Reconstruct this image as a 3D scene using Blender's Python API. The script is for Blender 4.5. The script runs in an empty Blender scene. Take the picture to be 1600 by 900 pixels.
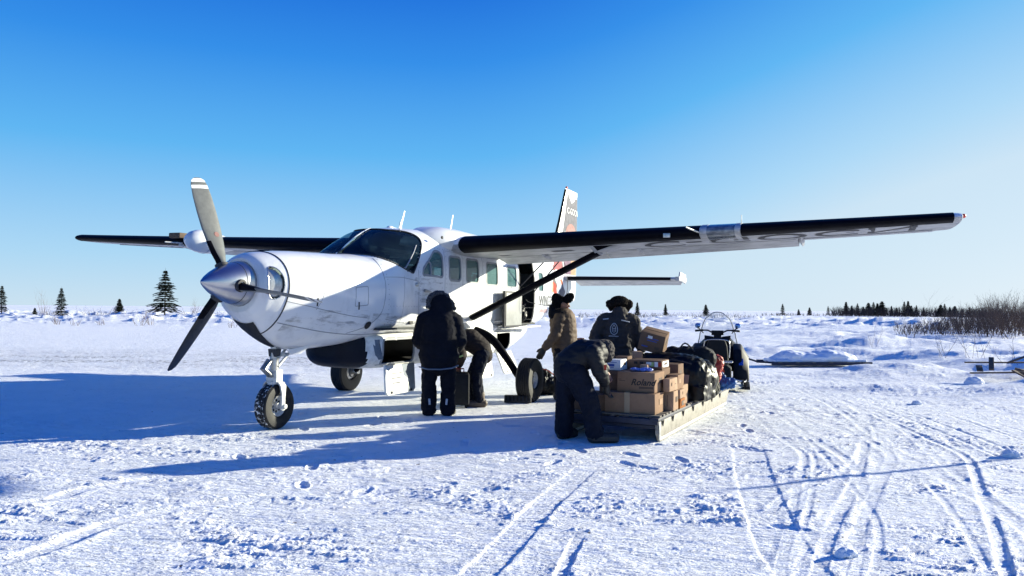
import bpy, math, random
import numpy as np
from mathutils import Vector, Matrix, noise as mnoise
random.seed(7); np.random.seed(7)
SC = bpy.context.scene
COL = SC.collection
R = math.radians

# ------------------------------------------------------------------ camera
cam_data = bpy.data.cameras.new('camera'); cam = bpy.data.objects.new('camera', cam_data); COL.objects.link(cam)
SC.camera = cam
cam_data.sensor_width = 36.0; cam_data.lens = 1215.96/1600*36.0
cam_data.clip_start = 0.1; cam_data.clip_end = 20000
PITCH, ROLL, CAMH = 0.02671, -0.00784, 1.526
cam.matrix_world = Matrix.Translation((0, 0, CAMH)) @ Matrix.Rotation(math.pi/2+PITCH, 4, 'X') @ Matrix.Rotation(-ROLL, 4, 'Z')

# ------------------------------------------------------------------ light
SUN_AZ = R(66.3)            # clockwise from +Y
SUN_EL = R(13.7)
sd = Vector((math.sin(SUN_AZ)*math.cos(SUN_EL), math.cos(SUN_AZ)*math.cos(SUN_EL), math.sin(SUN_EL)))
sl = bpy.data.lights.new('sun', 'SUN'); so = bpy.data.objects.new('sun', sl); COL.objects.link(so)
sl.energy = 5.0; sl.angle = R(0.5); sl.color = (1.0, 0.955, 0.75)
so.rotation_euler = sd.to_track_quat('Z', 'Y').to_euler()
W = bpy.data.worlds.new('World'); SC.world = W; W.use_nodes = True
nt = W.node_tree; bg = nt.nodes['Background']
sky = nt.nodes.new('ShaderNodeTexSky'); sky.sky_type = 'NISHITA'; sky.sun_disc = False
sky.sun_elevation = SUN_EL; sky.sun_rotation = SUN_AZ
sky.altitude = 0; sky.air_density = 1.0; sky.dust_density = 0.6; sky.ozone_density = 5.0
# deep clear winter blue: the physical sky blended with an elevation gradient that pales to the horizon and towards the sun
wn, wl = nt.nodes, nt.links
wtc = wn.new('ShaderNodeTexCoord'); wsp = wn.new('ShaderNodeSeparateXYZ'); wl.new(wtc.outputs['Generated'], wsp.inputs[0])
wr = wn.new('ShaderNodeValToRGB')
el = wr.color_ramp.elements
for i, (p, c) in enumerate([(0.0, (.60, .77, .90)), (0.06, (.42, .69, .92)), (0.19, (.115, .47, .90)), (0.30, (.032, .275, .82)), (0.40, (.006, .14, .70)), (1.0, (.001, .035, .36))]):
    e = el[i] if i < 2 else el.new(p)
    e.position = p; e.color = (*c, 1)
wd = wn.new('ShaderNodeVectorMath'); wd.operation = 'DOT_PRODUCT'; wl.new(wtc.outputs['Generated'], wd.inputs[0]); wd.inputs[1].default_value = tuple(sd)
wm = wn.new('ShaderNodeMapRange'); wm.interpolation_type = 'SMOOTHSTEP'; wl.new(wd.outputs['Value'], wm.inputs['Value'])
wm.inputs['From Min'].default_value = 0.35; wm.inputs['From Max'].default_value = 1.15; wm.inputs['To Max'].default_value = 0.25
wsu = wn.new('ShaderNodeMath'); wsu.operation = 'SUBTRACT'; wl.new(wsp.outputs['Z'], wsu.inputs[0]); wl.new(wm.outputs[0], wsu.inputs[1]); wl.new(wsu.outputs[0], wr.inputs['Fac'])
wg = wn.new('ShaderNodeMapRange'); wg.interpolation_type = 'SMOOTHSTEP'; wl.new(wsu.outputs[0], wg.inputs['Value'])
wg.inputs['From Min'].default_value = 0.04; wg.inputs['From Max'].default_value = -0.30; wg.inputs['To Max'].default_value = 0.8
wx = wn.new('ShaderNodeMix'); wx.data_type = 'RGBA'; wx.inputs['B'].default_value = (.88, .94, 1.0, 1)
wl.new(wg.outputs[0], wx.inputs['Factor']); wl.new(wr.outputs['Color'], wx.inputs['A'])
EXPO = 1.12
SKYK = 1.0/2**EXPO
wsc = wn.new('ShaderNodeVectorMath'); wsc.operation = 'SCALE'; wl.new(wx.outputs['Result'], wsc.inputs[0]); wsc.inputs['Scale'].default_value = SKYK/0.10
wx2 = wn.new('ShaderNodeMix'); wx2.data_type = 'RGBA'; wx2.inputs['Factor'].default_value = 0.96
wl.new(sky.outputs[0], wx2.inputs['A']); wl.new(wsc.outputs[0], wx2.inputs['B']); wl.new(wx2.outputs['Result'], bg.inputs['Color'])
bg.inputs['Strength'].default_value = 0.10
SC.view_settings.view_transform = 'Standard'; SC.view_settings.look = 'None'
SC.view_settings.exposure = EXPO; SC.view_settings.gamma = 1.0; SC.view_settings.use_curve_mapping = False
SC.cycles.max_bounces = 8; SC.cycles.transparent_max_bounces = 12; SC.cycles.caustics_reflective = False; SC.cycles.caustics_refractive = False

# ------------------------------------------------------------------ materials
def mat(name, col, rough=0.5, metal=0.0, var=0.12, scale=3.0, bump=0.0, bscale=40.0, spec=0.5, coat=0.0, col2=None, lo=0.4, hi=0.6, stretch=None):
    m = bpy.data.materials.new(name); m.use_nodes = True
    n = m.node_tree.nodes; l = m.node_tree.links; b = n['Principled BSDF']
    b.inputs['Roughness'].default_value = rough; b.inputs['Metallic'].default_value = metal
    b.inputs['Specular IOR Level'].default_value = spec; b.inputs['Coat Weight'].default_value = coat
    b.inputs['Coat Roughness'].default_value = 0.06
    tc = n.new('ShaderNodeTexCoord'); src = tc.outputs['Object']
    if stretch:
        mp = n.new('ShaderNodeMapping'); mp.inputs['Scale'].default_value = stretch; l.new(src, mp.inputs['Vector']); src = mp.outputs[0]
    nz = n.new('ShaderNodeTexNoise'); nz.inputs['Scale'].default_value = scale; nz.inputs['Detail'].default_value = 6; nz.inputs['Roughness'].default_value = 0.65
    l.new(src, nz.inputs['Vector'])
    rp = n.new('ShaderNodeValToRGB'); rp.color_ramp.elements[0].position = lo; rp.color_ramp.elements[1].position = hi
    c2 = col2 if col2 else tuple(c*(1-var) for c in col)
    rp.color_ramp.elements[0].color = (*c2, 1); rp.color_ramp.elements[1].color = (*col, 1)
    l.new(nz.outputs['Fac'], rp.inputs['Fac']); l.new(rp.outputs['Color'], b.inputs['Base Color'])
    if bump:
        nb = n.new('ShaderNodeTexNoise'); nb.inputs['Scale'].default_value = bscale; nb.inputs['Detail'].default_value = 5
        l.new(src, nb.inputs['Vector'])
        bp = n.new('ShaderNodeBump'); bp.inputs['Strength'].default_value = bump; bp.inputs['Distance'].default_value = 0.01
        l.new(nb.outputs['Fac'], bp.inputs['Height']); l.new(bp.outputs[0], b.inputs['Normal'])
    return m
def glass(name, tint, base, mixf, rough=0.02):
    m = bpy.data.materials.new(name); m.use_nodes = True
    n = m.node_tree.nodes; l = m.node_tree.links; n.clear()
    out = n.new('ShaderNodeOutputMaterial'); tr = n.new('ShaderNodeBsdfTransparent'); tr.inputs[0].default_value = (*tint, 1)
    b = n.new('ShaderNodeBsdfPrincipled'); b.inputs['Base Color'].default_value = (*base, 1); b.inputs['Roughness'].default_value = rough
    b.inputs['Coat Weight'].default_value = 0.3
    tc = n.new('ShaderNodeTexCoord'); nz = n.new('ShaderNodeTexNoise'); nz.inputs['Scale'].default_value = 6; l.new(tc.outputs['Object'], nz.inputs['Vector'])
    bp = n.new('ShaderNodeBump'); bp.inputs['Strength'].default_value = 0.15; bp.inputs['Distance'].default_value = 0.02
    l.new(nz.outputs['Fac'], bp.inputs['Height']); l.new(bp.outputs[0], b.inputs['Normal'])
    mx = n.new('ShaderNodeMixShader'); mx.inputs[0].default_value = mixf
    l.new(tr.outputs[0], mx.inputs[1]); l.new(b.outputs[0], mx.inputs[2]); l.new(mx.outputs[0], out.inputs[0])
    return m
M = dict(
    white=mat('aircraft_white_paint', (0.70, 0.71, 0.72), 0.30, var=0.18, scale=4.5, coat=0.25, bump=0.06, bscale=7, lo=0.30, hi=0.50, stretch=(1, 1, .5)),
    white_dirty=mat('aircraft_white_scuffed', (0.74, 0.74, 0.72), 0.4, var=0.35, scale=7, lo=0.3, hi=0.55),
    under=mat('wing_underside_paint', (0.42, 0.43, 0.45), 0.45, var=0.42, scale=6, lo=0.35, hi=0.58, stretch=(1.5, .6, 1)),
    alu=mat('polished_spinner_metal', (0.50, 0.50, 0.52), 0.32, 1.0, var=0.1, scale=4),
    metal=mat('bare_landing_gear_metal', (0.55, 0.55, 0.53), 0.35, 0.7, var=0.3, scale=14),
    gearwhite=mat('gear_white_enamel', (0.66, 0.66, 0.63), 0.4, 0.0, var=0.3, scale=18),
    boot=mat('deicing_rubber', (0.004, 0.004, 0.007), 0.5, var=0.3, scale=5, bump=0.05, bscale=20, spec=0.05),
    seam=mat('panel_gap_dark', (0.03, 0.03, 0.035), 0.7),
    softseam=mat('panel_gap_grey', (0.28, 0.29, 0.31), 0.6),
    navy=mat('pod_navy_paint', (0.006, 0.009, 0.018), 0.5, var=0.3, scale=3, spec=0.15),
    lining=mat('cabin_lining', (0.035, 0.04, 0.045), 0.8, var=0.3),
    seat=mat('cabin_seat_cloth', (0.05, 0.06, 0.07), 0.9),
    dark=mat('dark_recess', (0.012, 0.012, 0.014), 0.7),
    bladegrey=mat('propeller_grey_paint', (0.15, 0.155, 0.145), 0.4, var=0.2, scale=9),
    bladeblack=mat('propeller_black_paint', (0.015, 0.015, 0.018), 0.45),
    stripe=mat('propeller_tip_white', (0.75, 0.75, 0.74), 0.4),
    tyre=mat('tyre_rubber', (0.008, 0.008, 0.009), 0.65, var=0.4, scale=30, bump=0.2, bscale=90),
    treadsnow=mat('snow_caught_in_tread', (0.014, 0.014, 0.016), 0.7, col2=(0.72, 0.74, 0.78), scale=26, lo=0.40, hi=0.46),
    rim=mat('wheel_rim_metal', (0.62, 0.62, 0.61), 0.35, 0.1, var=0.3, scale=20),
    red=mat('red_plastic', (0.55, 0.03, 0.02), 0.5),
    blackcloth=mat('black_parka_cloth', (0.006, 0.007, 0.013), 0.9, var=0.3, scale=8, bump=0.5, bscale=60, spec=0.2),
    navycloth=mat('navy_trouser_cloth', (0.006, 0.009, 0.020), 0.85, var=0.3, scale=8, bump=0.5, bscale=60, spec=0.2),
    shiny=mat('black_nylon_shell', (0.010, 0.011, 0.015), 0.6, var=0.3, scale=8, bump=0.25, bscale=18, spec=0.25),
    brown=mat('tan_brown_down_cloth', (0.125, 0.082, 0.054), 0.75, var=0.25, scale=8, bump=0.5, bscale=40, spec=0.3),
    taupe=mat('grey_brown_parka_cloth', (0.046, 0.041, 0.042), 0.8, var=0.25, scale=8, bump=0.5, bscale=50, spec=0.2),
    maroon=mat('dark_maroon_cloth', (0.020, 0.014, 0.014), 0.75, var=0.3, scale=8, bump=0.5, bscale=40, spec=0.2),
    fur=mat('dark_fur', (0.03, 0.024, 0.02), 1.0, col2=(0.006, 0.005, 0.005), scale=60, bump=1.0, bscale=90, spec=0.1),
    greyfur=mat('grey_fur_ruff', (0.12, 0.12, 0.13), 1.0, col2=(0.025, 0.025, 0.03), scale=70, bump=1.0, bscale=90, spec=0.1),
    blackfur=mat('black_fur', (0.008, 0.008, 0.010), 1.0, scale=60, bump=1.0, bscale=90, spec=0.1),
    skin=mat('skin', (0.36, 0.17, 0.11), 0.5, var=0.12, scale=20),
    bootm=mat('boot_rubber', (0.02, 0.018, 0.016), 0.55, var=0.3, bump=0.3),
    brownboot=mat('brown_boot_leather', (0.09, 0.065, 0.045), 0.6, var=0.3, bump=0.3),
    reflect=mat('reflective_strip', (0.42, 0.45, 0.52), 0.35),
    green=mat('lime_reflective_tab', (0.35, 0.5, 0.2), 0.5),
    board=mat('corrugated_cardboard', (0.265, 0.165, 0.105), 0.85, var=0.14, scale=5, bump=0.1, bscale=30, spec=0.15),
    board2=mat('pale_cardboard', (0.36, 0.24, 0.16), 0.85, var=0.12, scale=6, bump=0.1, spec=0.15),
    board3=mat('brown_cardboard', (0.175, 0.108, 0.072), 0.85, var=0.16, scale=5, bump=0.1, spec=0.15),
    boardo=mat('orange_cardboard', (0.32, 0.115, 0.03), 0.85, var=0.12, spec=0.15),
    tape=mat('parcel_tape', (0.30, 0.22, 0.14), 0.3, var=0.1),
    ink=mat('box_print_ink', (0.02, 0.018, 0.02), 0.8),
    ink2=mat('box_print_faded', (0.10, 0.065, 0.045), 0.85),
    blueink=mat('blue_print', (0.05, 0.09, 0.35), 0.8),
    whitebox=mat('white_carton', (0.72, 0.73, 0.75), 0.6, var=0.06),
    bluewrap=mat('blue_plastic_wrap', (0.22, 0.30, 0.72), 0.4, var=0.4, scale=20),
    bag=mat('black_plastic_sack', (0.006, 0.007, 0.009), 0.42, var=0.3, scale=6, bump=0.4, bscale=10, spec=0.2),
    duffel=mat('black_duffel_cloth', (0.008, 0.010, 0.014), 0.75, var=0.3, scale=8, bump=0.6, bscale=25, spec=0.3),
    camo=mat('camo_net_cloth', (0.065, 0.06, 0.045), 0.85, col2=(0.02, 0.025, 0.018), scale=16, lo=0.45, hi=0.52, bump=0.6, bscale=40),
    redcloth=mat('red_drybag', (0.42, 0.04, 0.025), 0.55, var=0.3, bump=0.4, bscale=15),
    bluecloth=mat('blue_sack', (0.02, 0.12, 0.38), 0.55, var=0.3, bump=0.4, bscale=15),
    sledwood=mat('weathered_sled_wood', (0.16, 0.14, 0.12), 0.8, var=0.5, scale=8, stretch=(2, 14, 14)),
    sledblue=mat('dark_blue_sled_bar', (0.014, 0.02, 0.05), 0.6, var=0.4),
    runner=mat('white_plastic_runner', (0.27, 0.25, 0.21), 0.5, col2=(0.13, 0.115, 0.09), scale=9, lo=0.30, hi=0.52),
    plastic=mat('black_plastic', (0.008, 0.009, 0.012), 0.55, var=0.2, spec=0.2),
    chrome=mat('snowmobile_tube', (0.6, 0.6, 0.6), 0.25, 0.9),
    mirror=mat('mirror_blue', (0.15, 0.3, 0.62), 0.1, 0.8),
    wood=mat('old_pallet_wood', (0.15, 0.10, 0.07), 0.85, var=0.5, scale=6, stretch=(3, 12, 12)),
    bark=mat('spruce_bark', (0.06, 0.045, 0.035), 0.9, var=0.4, scale=10),
    needle=mat('spruce_needles', (0.028, 0.036, 0.022), 0.8, col2=(0.010, 0.014, 0.010), scale=3, spec=0.2),
    twig=mat('willow_twig', (0.15, 0.098, 0.070), 0.85, col2=(0.08, 0.055, 0.042), scale=2),
    fartwig=mat('distant_scrub', (0.055, 0.036, 0.030), 0.9, col2=(0.03, 0.022, 0.02), scale=0.5),
    pink=mat('tail_pink', (0.34, 0.11, 0.12), 0.65, var=0.25, scale=9, spec=0.08), salmon=mat('tail_salmon', (0.36, 0.20, 0.18), 0.65, var=0.25, scale=9, spec=0.08),
    peach=mat('tail_peach', (0.42, 0.27, 0.17), 0.65, var=0.25, scale=9, spec=0.08), purple=mat('tail_mauve', (0.20, 0.13, 0.19), 0.65, var=0.25, scale=9, spec=0.08),
    orange=mat('tail_orange', (0.40, 0.10, 0.04), 0.65, var=0.25, scale=9, spec=0.08), tailgrey=mat('tail_grey', (0.16, 0.16, 0.18), 0.65, var=0.25, scale=9, spec=0.08),
    cream=mat('tail_cream', (0.50, 0.40, 0.24), 0.65, var=0.25, scale=9, spec=0.08), redart=mat('tail_red', (0.36, 0.05, 0.03), 0.65, var=0.25, scale=9, spec=0.08),
    snowlump=mat('piled_snow', (0.80, 0.83, 0.88), 0.6, var=0.04, scale=3, bump=0.4, bscale=14, spec=0.25),
    lens=mat('landing_light_lens', (0.20, 0.23, 0.27), 0.12, 0.2, var=0.4, scale=12),
    doorgrey=mat('door_inner_panel', (0.28, 0.29, 0.28), 0.5, var=0.2, scale=4),
    patchblue=mat('dull_blue_grey', (0.12, 0.16, 0.22), 0.5, var=0.3),  # blue-grey for the pod patches and the hem piping
    chock=mat('black_rubber_chock', (0.018, 0.018, 0.02), 0.6, var=0.3, bump=0.5, bscale=60),
)
M['windshield'] = glass('tinted_windshield', (0.50, 0.64, 0.66), (0.012, 0.022, 0.03), 0.38)
M['window'] = glass('teal_cabin_window', (0.50, 0.74, 0.74), (0.13, 0.27, 0.27), 0.55, 0.04)
M['visor'] = glass('clear_snowmobile_windshield', (0.88, 0.90, 0.93), (0.6, 0.65, 0.7), 0.12, 0.05)

# ------------------------------------------------------------------ mesh helpers
def link(name, me, m=None, parent=None, loc=None):
    o = bpy.data.objects.new(name, me); COL.objects.link(o)
    if m is not None:
        for x in (m if isinstance(m, (list, tuple)) else [m]): me.materials.append(x)
    if parent is not None: o.parent = parent
    if loc is not None: o.location = loc
    return o
def smooth(me, ang=40):
    me.polygons.foreach_set('use_smooth', [True]*len(me.polygons))
    if ang < 180: me.set_sharp_from_angle(angle=R(ang))
def empty(name, loc=(0, 0, 0), rz=0.0, label=None, cat=None, group=None):
    o = bpy.data.objects.new(name, None); COL.objects.link(o); o.location = loc; o.rotation_euler = (0, 0, rz); o.empty_display_size = 0.2
    if label: o['label'] = label
    if cat: o['category'] = cat
    if group: o['group'] = group
    return o
def tag(o, label=None, cat=None, group=None, kind=None):
    for k, v in (('label', label), ('category', cat), ('group', group), ('kind', kind)):
        if v: o[k] = v
    return o
class MB:
    """collects shapes, builds one mesh"""
    def __init__(s): s.v = []; s.f = []; s.m = []
    def add(s, v, f, mi=0):
        n = len(s.v); s.v.extend([tuple(p) for p in v]); s.f.extend([tuple(i+n for i in q) for q in f]); s.m.extend([mi]*len(f)); return s
    def box(s, c, d, rot=None, mi=0):
        vs = [Vector((x*d[0]/2, y*d[1]/2, z*d[2]/2)) for x in (-1, 1) for y in (-1, 1) for z in (-1, 1)]
        if rot is not None: vs = [rot @ v for v in vs]
        return s.add([v+Vector(c) for v in vs], [(0, 1, 3, 2), (4, 6, 7, 5), (0, 4, 5, 1), (2, 3, 7, 6), (0, 2, 6, 4), (1, 5, 7, 3)], mi)
    def tube(s, pts, rad, n=8, mi=0, cap=True, flat=None):
        pts = [Vector(p) for p in pts]
        if not isinstance(rad, (list, tuple)): rad = [rad]*len(pts)
        rings = []; up = None
        for i, p in enumerate(pts):
            t = (pts[min(i+1, len(pts)-1)]-pts[max(i-1, 0)]).normalized()
            if up is None:
                up = Vector((0, 0, 1)) if abs(t.z) < 0.9 else Vector((1, 0, 0))
                if flat is not None: up = Vector(flat[0])
            a = t.cross(up).normalized(); b = a.cross(t).normalized(); up = b
            k = flat[1] if flat is not None else 1.0
            rings.append([p+(a*math.cos(2*math.pi*j/n)*rad[i]*k+b*math.sin(2*math.pi*j/n)*rad[i]) for j in range(n)])
        return s.loft(rings, mi, cap)
    def loft(s, rings, mi=0, cap=True, closed=True):
        n = len(rings[0]); v = [p for r in rings for p in r]; f = []
        for i in range(len(rings)-1):
            for j in range(n if closed else n-1):
                k = (j+1) % n; f.append((i*n+j, i*n+k, (i+1)*n+k, (i+1)*n+j))
        if cap: f.append(tuple(range(n))[::-1]); f.append(tuple((len(rings)-1)*n+j for j in range(n)))
        return s.add(v, f, mi)
    def lathe(s, prof, origin, axis, n=32, mi=0):
        """prof: list of (along axis, radius)"""
        ax = Vector(axis).normalized(); u = ax.orthogonal().normalized(); w = ax.cross(u)
        rings = [[Vector(origin)+ax*a+(u*math.cos(2*math.pi*j/n)+w*math.sin(2*math.pi*j/n))*max(r, 1e-4) for j in range(n)] for a, r in prof]
        return s.loft(rings, mi, False)
    def ell(s, c, r, rot=None, n=14, mi=0):
        v = []; f = []; m = n//2
        for i in range(m+1):
            th = math.pi*i/m
            for j in range(n):
                p = Vector((r[0]*math.sin(th)*math.cos(2*math.pi*j/n), r[1]*math.sin(th)*math.sin(2*math.pi*j/n), r[2]*math.cos(th)))
                if rot is not None: p = rot @ p
                v.append(p+Vector(c))
        for i in range(m):
            for j in range(n): f.append((i*n+j, (i+1)*n+j, (i+1)*n+(j+1) % n, i*n+(j+1) % n))
        return s.add(v, f, mi)
    def prism(s, poly, d, origin=(0, 0, 0), mi=0):
        """poly: 3D points, d: extrusion vector"""
        n = len(poly); a = [Vector(p)+Vector(origin) for p in poly]; b = [p+Vector(d) for p in a]
        return s.add(a+b, [tuple(range(n))[::-1], tuple(range(n, 2*n))]+[(i, (i+1) % n, n+(i+1) % n, n+i) for i in range(n)], mi)
    def build(s, name, m, parent=None, ang=40, bevel=0.0, loc=None, fix=True):
        import bmesh
        me = bpy.data.meshes.new(name); me.from_pydata(s.v, [], s.f); me.polygons.foreach_set('material_index', s.m)
        if fix or bevel:
            bm = bmesh.new(); bm.from_mesh(me)
            bmesh.ops.remove_doubles(bm, verts=bm.verts, dist=1e-5)
            bmesh.ops.recalc_face_normals(bm, faces=bm.faces)
            if bevel:
                es = [e for e in bm.edges if len(e.link_faces) == 2 and e.calc_face_angle(0) > R(35)]
                bmesh.ops.bevel(bm, geom=es, offset=bevel, segments=2, affect='EDGES', profile=0.6, clamp_overlap=True)
            bm.to_mesh(me); bm.free()
        smooth(me, ang)
        return link(name, me, m, parent, loc)

# ------------------------------------------------------------------ numpy noise
def _hash(ix, iy, seed):
    h = (ix.astype(np.int64)*374761393 + iy.astype(np.int64)*668265263 + seed*1442695041) & 0xffffffff
    h = ((h ^ (h >> 13))*1274126177) & 0xffffffff
    return ((h ^ (h >> 16)) & 0xffff)/65535.0*2*np.pi
def pn(x, y, seed=0):
    ix = np.floor(x); iy = np.floor(y); fx = x-ix; fy = y-iy
    u = fx*fx*fx*(fx*(fx*6-15)+10); v = fy*fy*fy*(fy*(fy*6-15)+10)
    def g(dx, dy):
        a = _hash(ix+dx, iy+dy, seed); return np.cos(a)*(fx-dx)+np.sin(a)*(fy-dy)
    return (g(0, 0)*(1-u)+g(1, 0)*u)*(1-v)+(g(0, 1)*(1-u)+g(1, 1)*u)*v
def fbm(x, y, o, seed=0, gain=0.5):
    r = 0; a = 1.0
    for k in range(o): r = r+a*pn(x*2**k+k*17.3, y*2**k-k*9.1, seed+k); a *= gain
    return r
def sstep(a, b, x): t = np.clip((x-a)/(b-a), 0, 1); return t*t*(3-2*t)
def seg_dist(x, y, pts):
    d = np.full(x.shape, 1e9); side = np.zeros(x.shape)
    for (x0, y0), (x1, y1) in zip(pts[:-1], pts[1:]):
        dx, dy = x1-x0, y1-y0; L = math.hypot(dx, dy)
        t = np.clip(((x-x0)*dx+(y-y0)*dy)/L/L, 0, 1); ex = x-x0-t*dx; ey = y-y0-t*dy
        dd = np.hypot(ex, ey); m = dd < d; d = np.where(m, dd, d); side = np.where(m, np.sign(dx*ey-dy*ex), side)
    return d*side
def crv(pts, n=8):
    out = []; P = [pts[0]]+list(pts)+[pts[-1]]
    for i in range(1, len(P)-2):
        p0, p1, p2, p3 = [np.array(q, float) for q in P[i-1:i+3]]
        for k in range(n):
            t = k/n; out.append(tuple(0.5*((2*p1)+(-p0+p2)*t+(2*p0-5*p1+4*p2-p3)*t*t+(-p0+3*p1-3*p2+p3)*t**3)))
    out.append(tuple(np.array(P[-2], float))); return out

# ------------------------------------------------------------------ snow ground
TR = dict(
    wide=[(2.9, 10.2), (2.63, 8.69), (2.28, 7.34), (1.95, 5.95), (1.78, 5.14), (1.70, 4.53), (1.6, 3.4)],
    a=[(6.5, 20.78), (5.66, 15.64), (5.15, 12.54), (4.68, 10.46), (4.16, 9.18), (3.34, 7.67), (2.91, 7.22), (2.28, 6.46), (2.01, 6.04)],
    b=[(4.16, 9.18), (3.43, 7.68), (2.86, 6.59), (2.23, 5.45), (1.72, 4.4), (1.4, 3.6)],
    r=[(6.16, 18.73), (5.83, 14.47), (5.29, 11.1), (4.99, 9.22), (4.79, 8.22), (4.11, 6.87), (3.39, 5.48), (2.89, 4.55), (2.5, 3.6)],
    l1=[(0.63, 7.22), (0.26, 6.09), (0.01, 5.16), (-0.25, 4.3), (-0.6, 3.4)],
    l2=[(0.8, 7.22), (0.45, 6.09), (0.2, 5.1), (-0.02, 4.3), (-0.3, 3.4)],
    l3=[(0.47, 5.3), (0.29, 4.49), (0.1, 3.5)],
    f=[(-6.5, 4.9), (-3.88, 5.96), (-3.5, 6.61), (-2.67, 7.29), (-1.55, 7.96)],
    n=[(-4.2, 3.9), (-3.01, 4.64), (-2.74, 5.63), (-1.83, 6.44), (-0.55, 6.84)])
def far_terms(h, x, y, d):
    far = sstep(50, 72, y+0.12*x)
    h = h+far*((0.80*np.clip(fbm(x/10, y/5, 3, 71)+0.05, 0, 1)+0.30*sstep(-.05, .10, fbm(x/16, y/3.2, 3, 75))+0.12*sstep(.1, .2, fbm(x/4, y/1.6, 3, 76)))*(1-sstep(110, 240, y))+0.9*np.clip(fbm(x/70, y/40, 2, 73), 0, 1)*sstep(150, 400, d)*(1-sstep(1200, 2500, d)))
    return h
def height(x, y):
    d = np.hypot(x, y)
    lod = lambda w: np.clip(1.6-d*0.0035/w, 0, 1)      # fades wavelengths w finer than the grid
    ca, sa = math.cos(R(12)), math.sin(R(12))
    xr = x*ca+y*sa; yr = -x*sa+y*ca
    h = 0.02*fbm(x/2.6, y/2.6, 3, 1)
    h = h+0.22*pn(x/38, y/38, 2)*sstep(25, 70, d)
    runway = sstep(16, 22, y)*(1-sstep(60, 72, y))*(1-sstep(2, 12, x-0.1*y))
    calm = sstep(8.2, 9.6, y+0.25*x)*(1-sstep(16, 19, y))*(1-sstep(1.0, 3.0, x))   # trodden apron under the aircraft
    patch = sstep(-0.22, 0.25, fbm(x/1.5, y/1.1, 3, 5))
    rough = (0.35+0.65*patch)*(1-0.75*calm)*(1-0.6*runway)
    # wind-blown crunchy relief: ridged, drawn out along x
    if d.min() > 75:
        return far_terms(h, x, y, d)
    # flat wind crust broken into sharp-edged chips and steps, drawn out along the wind
    st = lambda n_, t, w: sstep(t, t+w, n_)
    n1 = fbm(xr/0.52, yr/0.20, 4, 11, .58); n2 = fbm(xr/0.22, yr/0.085, 3, 21, .58); n3 = fbm(xr/0.085, yr/0.04, 2, 31, .6)
    msk = sstep(-0.10, 0.35, fbm(x/1.0, y/0.8, 2, 43))
    h = h+rough*((0.006*n1+0.010*st(n1, .30, .05)-0.007*st(-n1, .34, .05))*lod(0.16))
    h = h+rough*(0.35+0.65*msk)*((0.003*n2+0.009*st(n2, .26, .06)-0.006*st(-n2, .34, .06))*lod(0.08)+(0.0015*n3+0.005*st(n3, .22, .08))*lod(0.045))
    l1 = np.clip(pn(xr/0.26+0.5*pn(x/.08, y/.05, 46), yr/0.12+0.5*pn(x/.09, y/.06, 49), 41)-0.26, 0, 1)
    h = h+0.05*l1*np.clip(msk-.35, 0, 1)*lod(0.1)*(1-0.85*calm)
    # tracks
    if d.min() > 26: TRK = False
    else: TRK = True
    def trench(pts, half, depth, lines=3, y0=99, y1=100):      # flat-bottomed, sharp-walled strip pressed by a belt
        nonlocal h
        if not TRK: return
        s = seg_dist(x, y, crv(pts, 6))+0.012*fbm(x/0.15, y/0.15, 2, 95); a = np.abs(s); ins = (1-sstep(half*.93, half*1.04, a))*(1-sstep(y0, y1, y))
        base = 0.25*h-depth+depth*.07*np.cos(s/half*np.pi*lines)+.0016*np.sign(np.sin(y*2*np.pi/.07+x*6))*lod(.06)
        lip = (1-sstep(y0, y1, y))*.3*depth*np.exp(-((a-half*1.2)/(half*.18+.01))**2)*(.4+np.clip(fbm(x/.2, y/.2, 2, 96)+.5, 0, 1.3))
        h = h*(1-ins*lod(half))+base*ins*lod(half)+lip*lod(half)
    def track(pts, half, depth, rim, grooves=0, bars=0):
        nonlocal h
        if not TRK: return
        s = seg_dist(x, y, crv(pts, 6)); a = np.abs(s)
        prof = -depth*(1-sstep(half*0.72, half, a))+rim*np.exp(-((a-half*1.25)/(half*0.33+0.015))**2)
        if grooves: prof = prof+depth*0.35*np.cos(s/half*np.pi*grooves)*(a < half*0.8)
        if bars: prof = prof+bars*np.sign(np.sin(y*2*np.pi/.062+x*8))*(a < half*.8)*lod(.06)
        flat = np.exp(-(a/(half*1.1))**4)
        prof = prof*(0.75+0.5*np.clip(fbm(x/0.5, y/0.5, 2, 91)+.5, 0, 1.4))+0.35*rim*pn(x/0.06, y/0.06, 93)*np.exp(-((a-half*1.25)/(half*0.6))**2)*lod(0.06)
        h = h*(1-0.55*flat)+prof*lod(half)
    trench(TR['wide'], 0.17, 0.011, 3, 6.6, 9.6)
    for k in ('a', 'b'): track(TR[k], 0.055, 0.005, 0.004)
    track(TR['r'], 0.045, 0.007, 0.006)
    trench([(1.1, 8.6)]+TR['l1'], 0.11, 0.007, 5, 6.2, 8.2)
    trench(TR['l3'], 0.04, 0.008, 1, 4.9, 5.4)
    trench([(-1.6, 6.0), (-.4, 6.9), (.9, 7.9)], 0.04, 0.005, 1)
    for k in ('f', 'n'): track(TR[k], 0.09, 0.010, 0.005)
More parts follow.
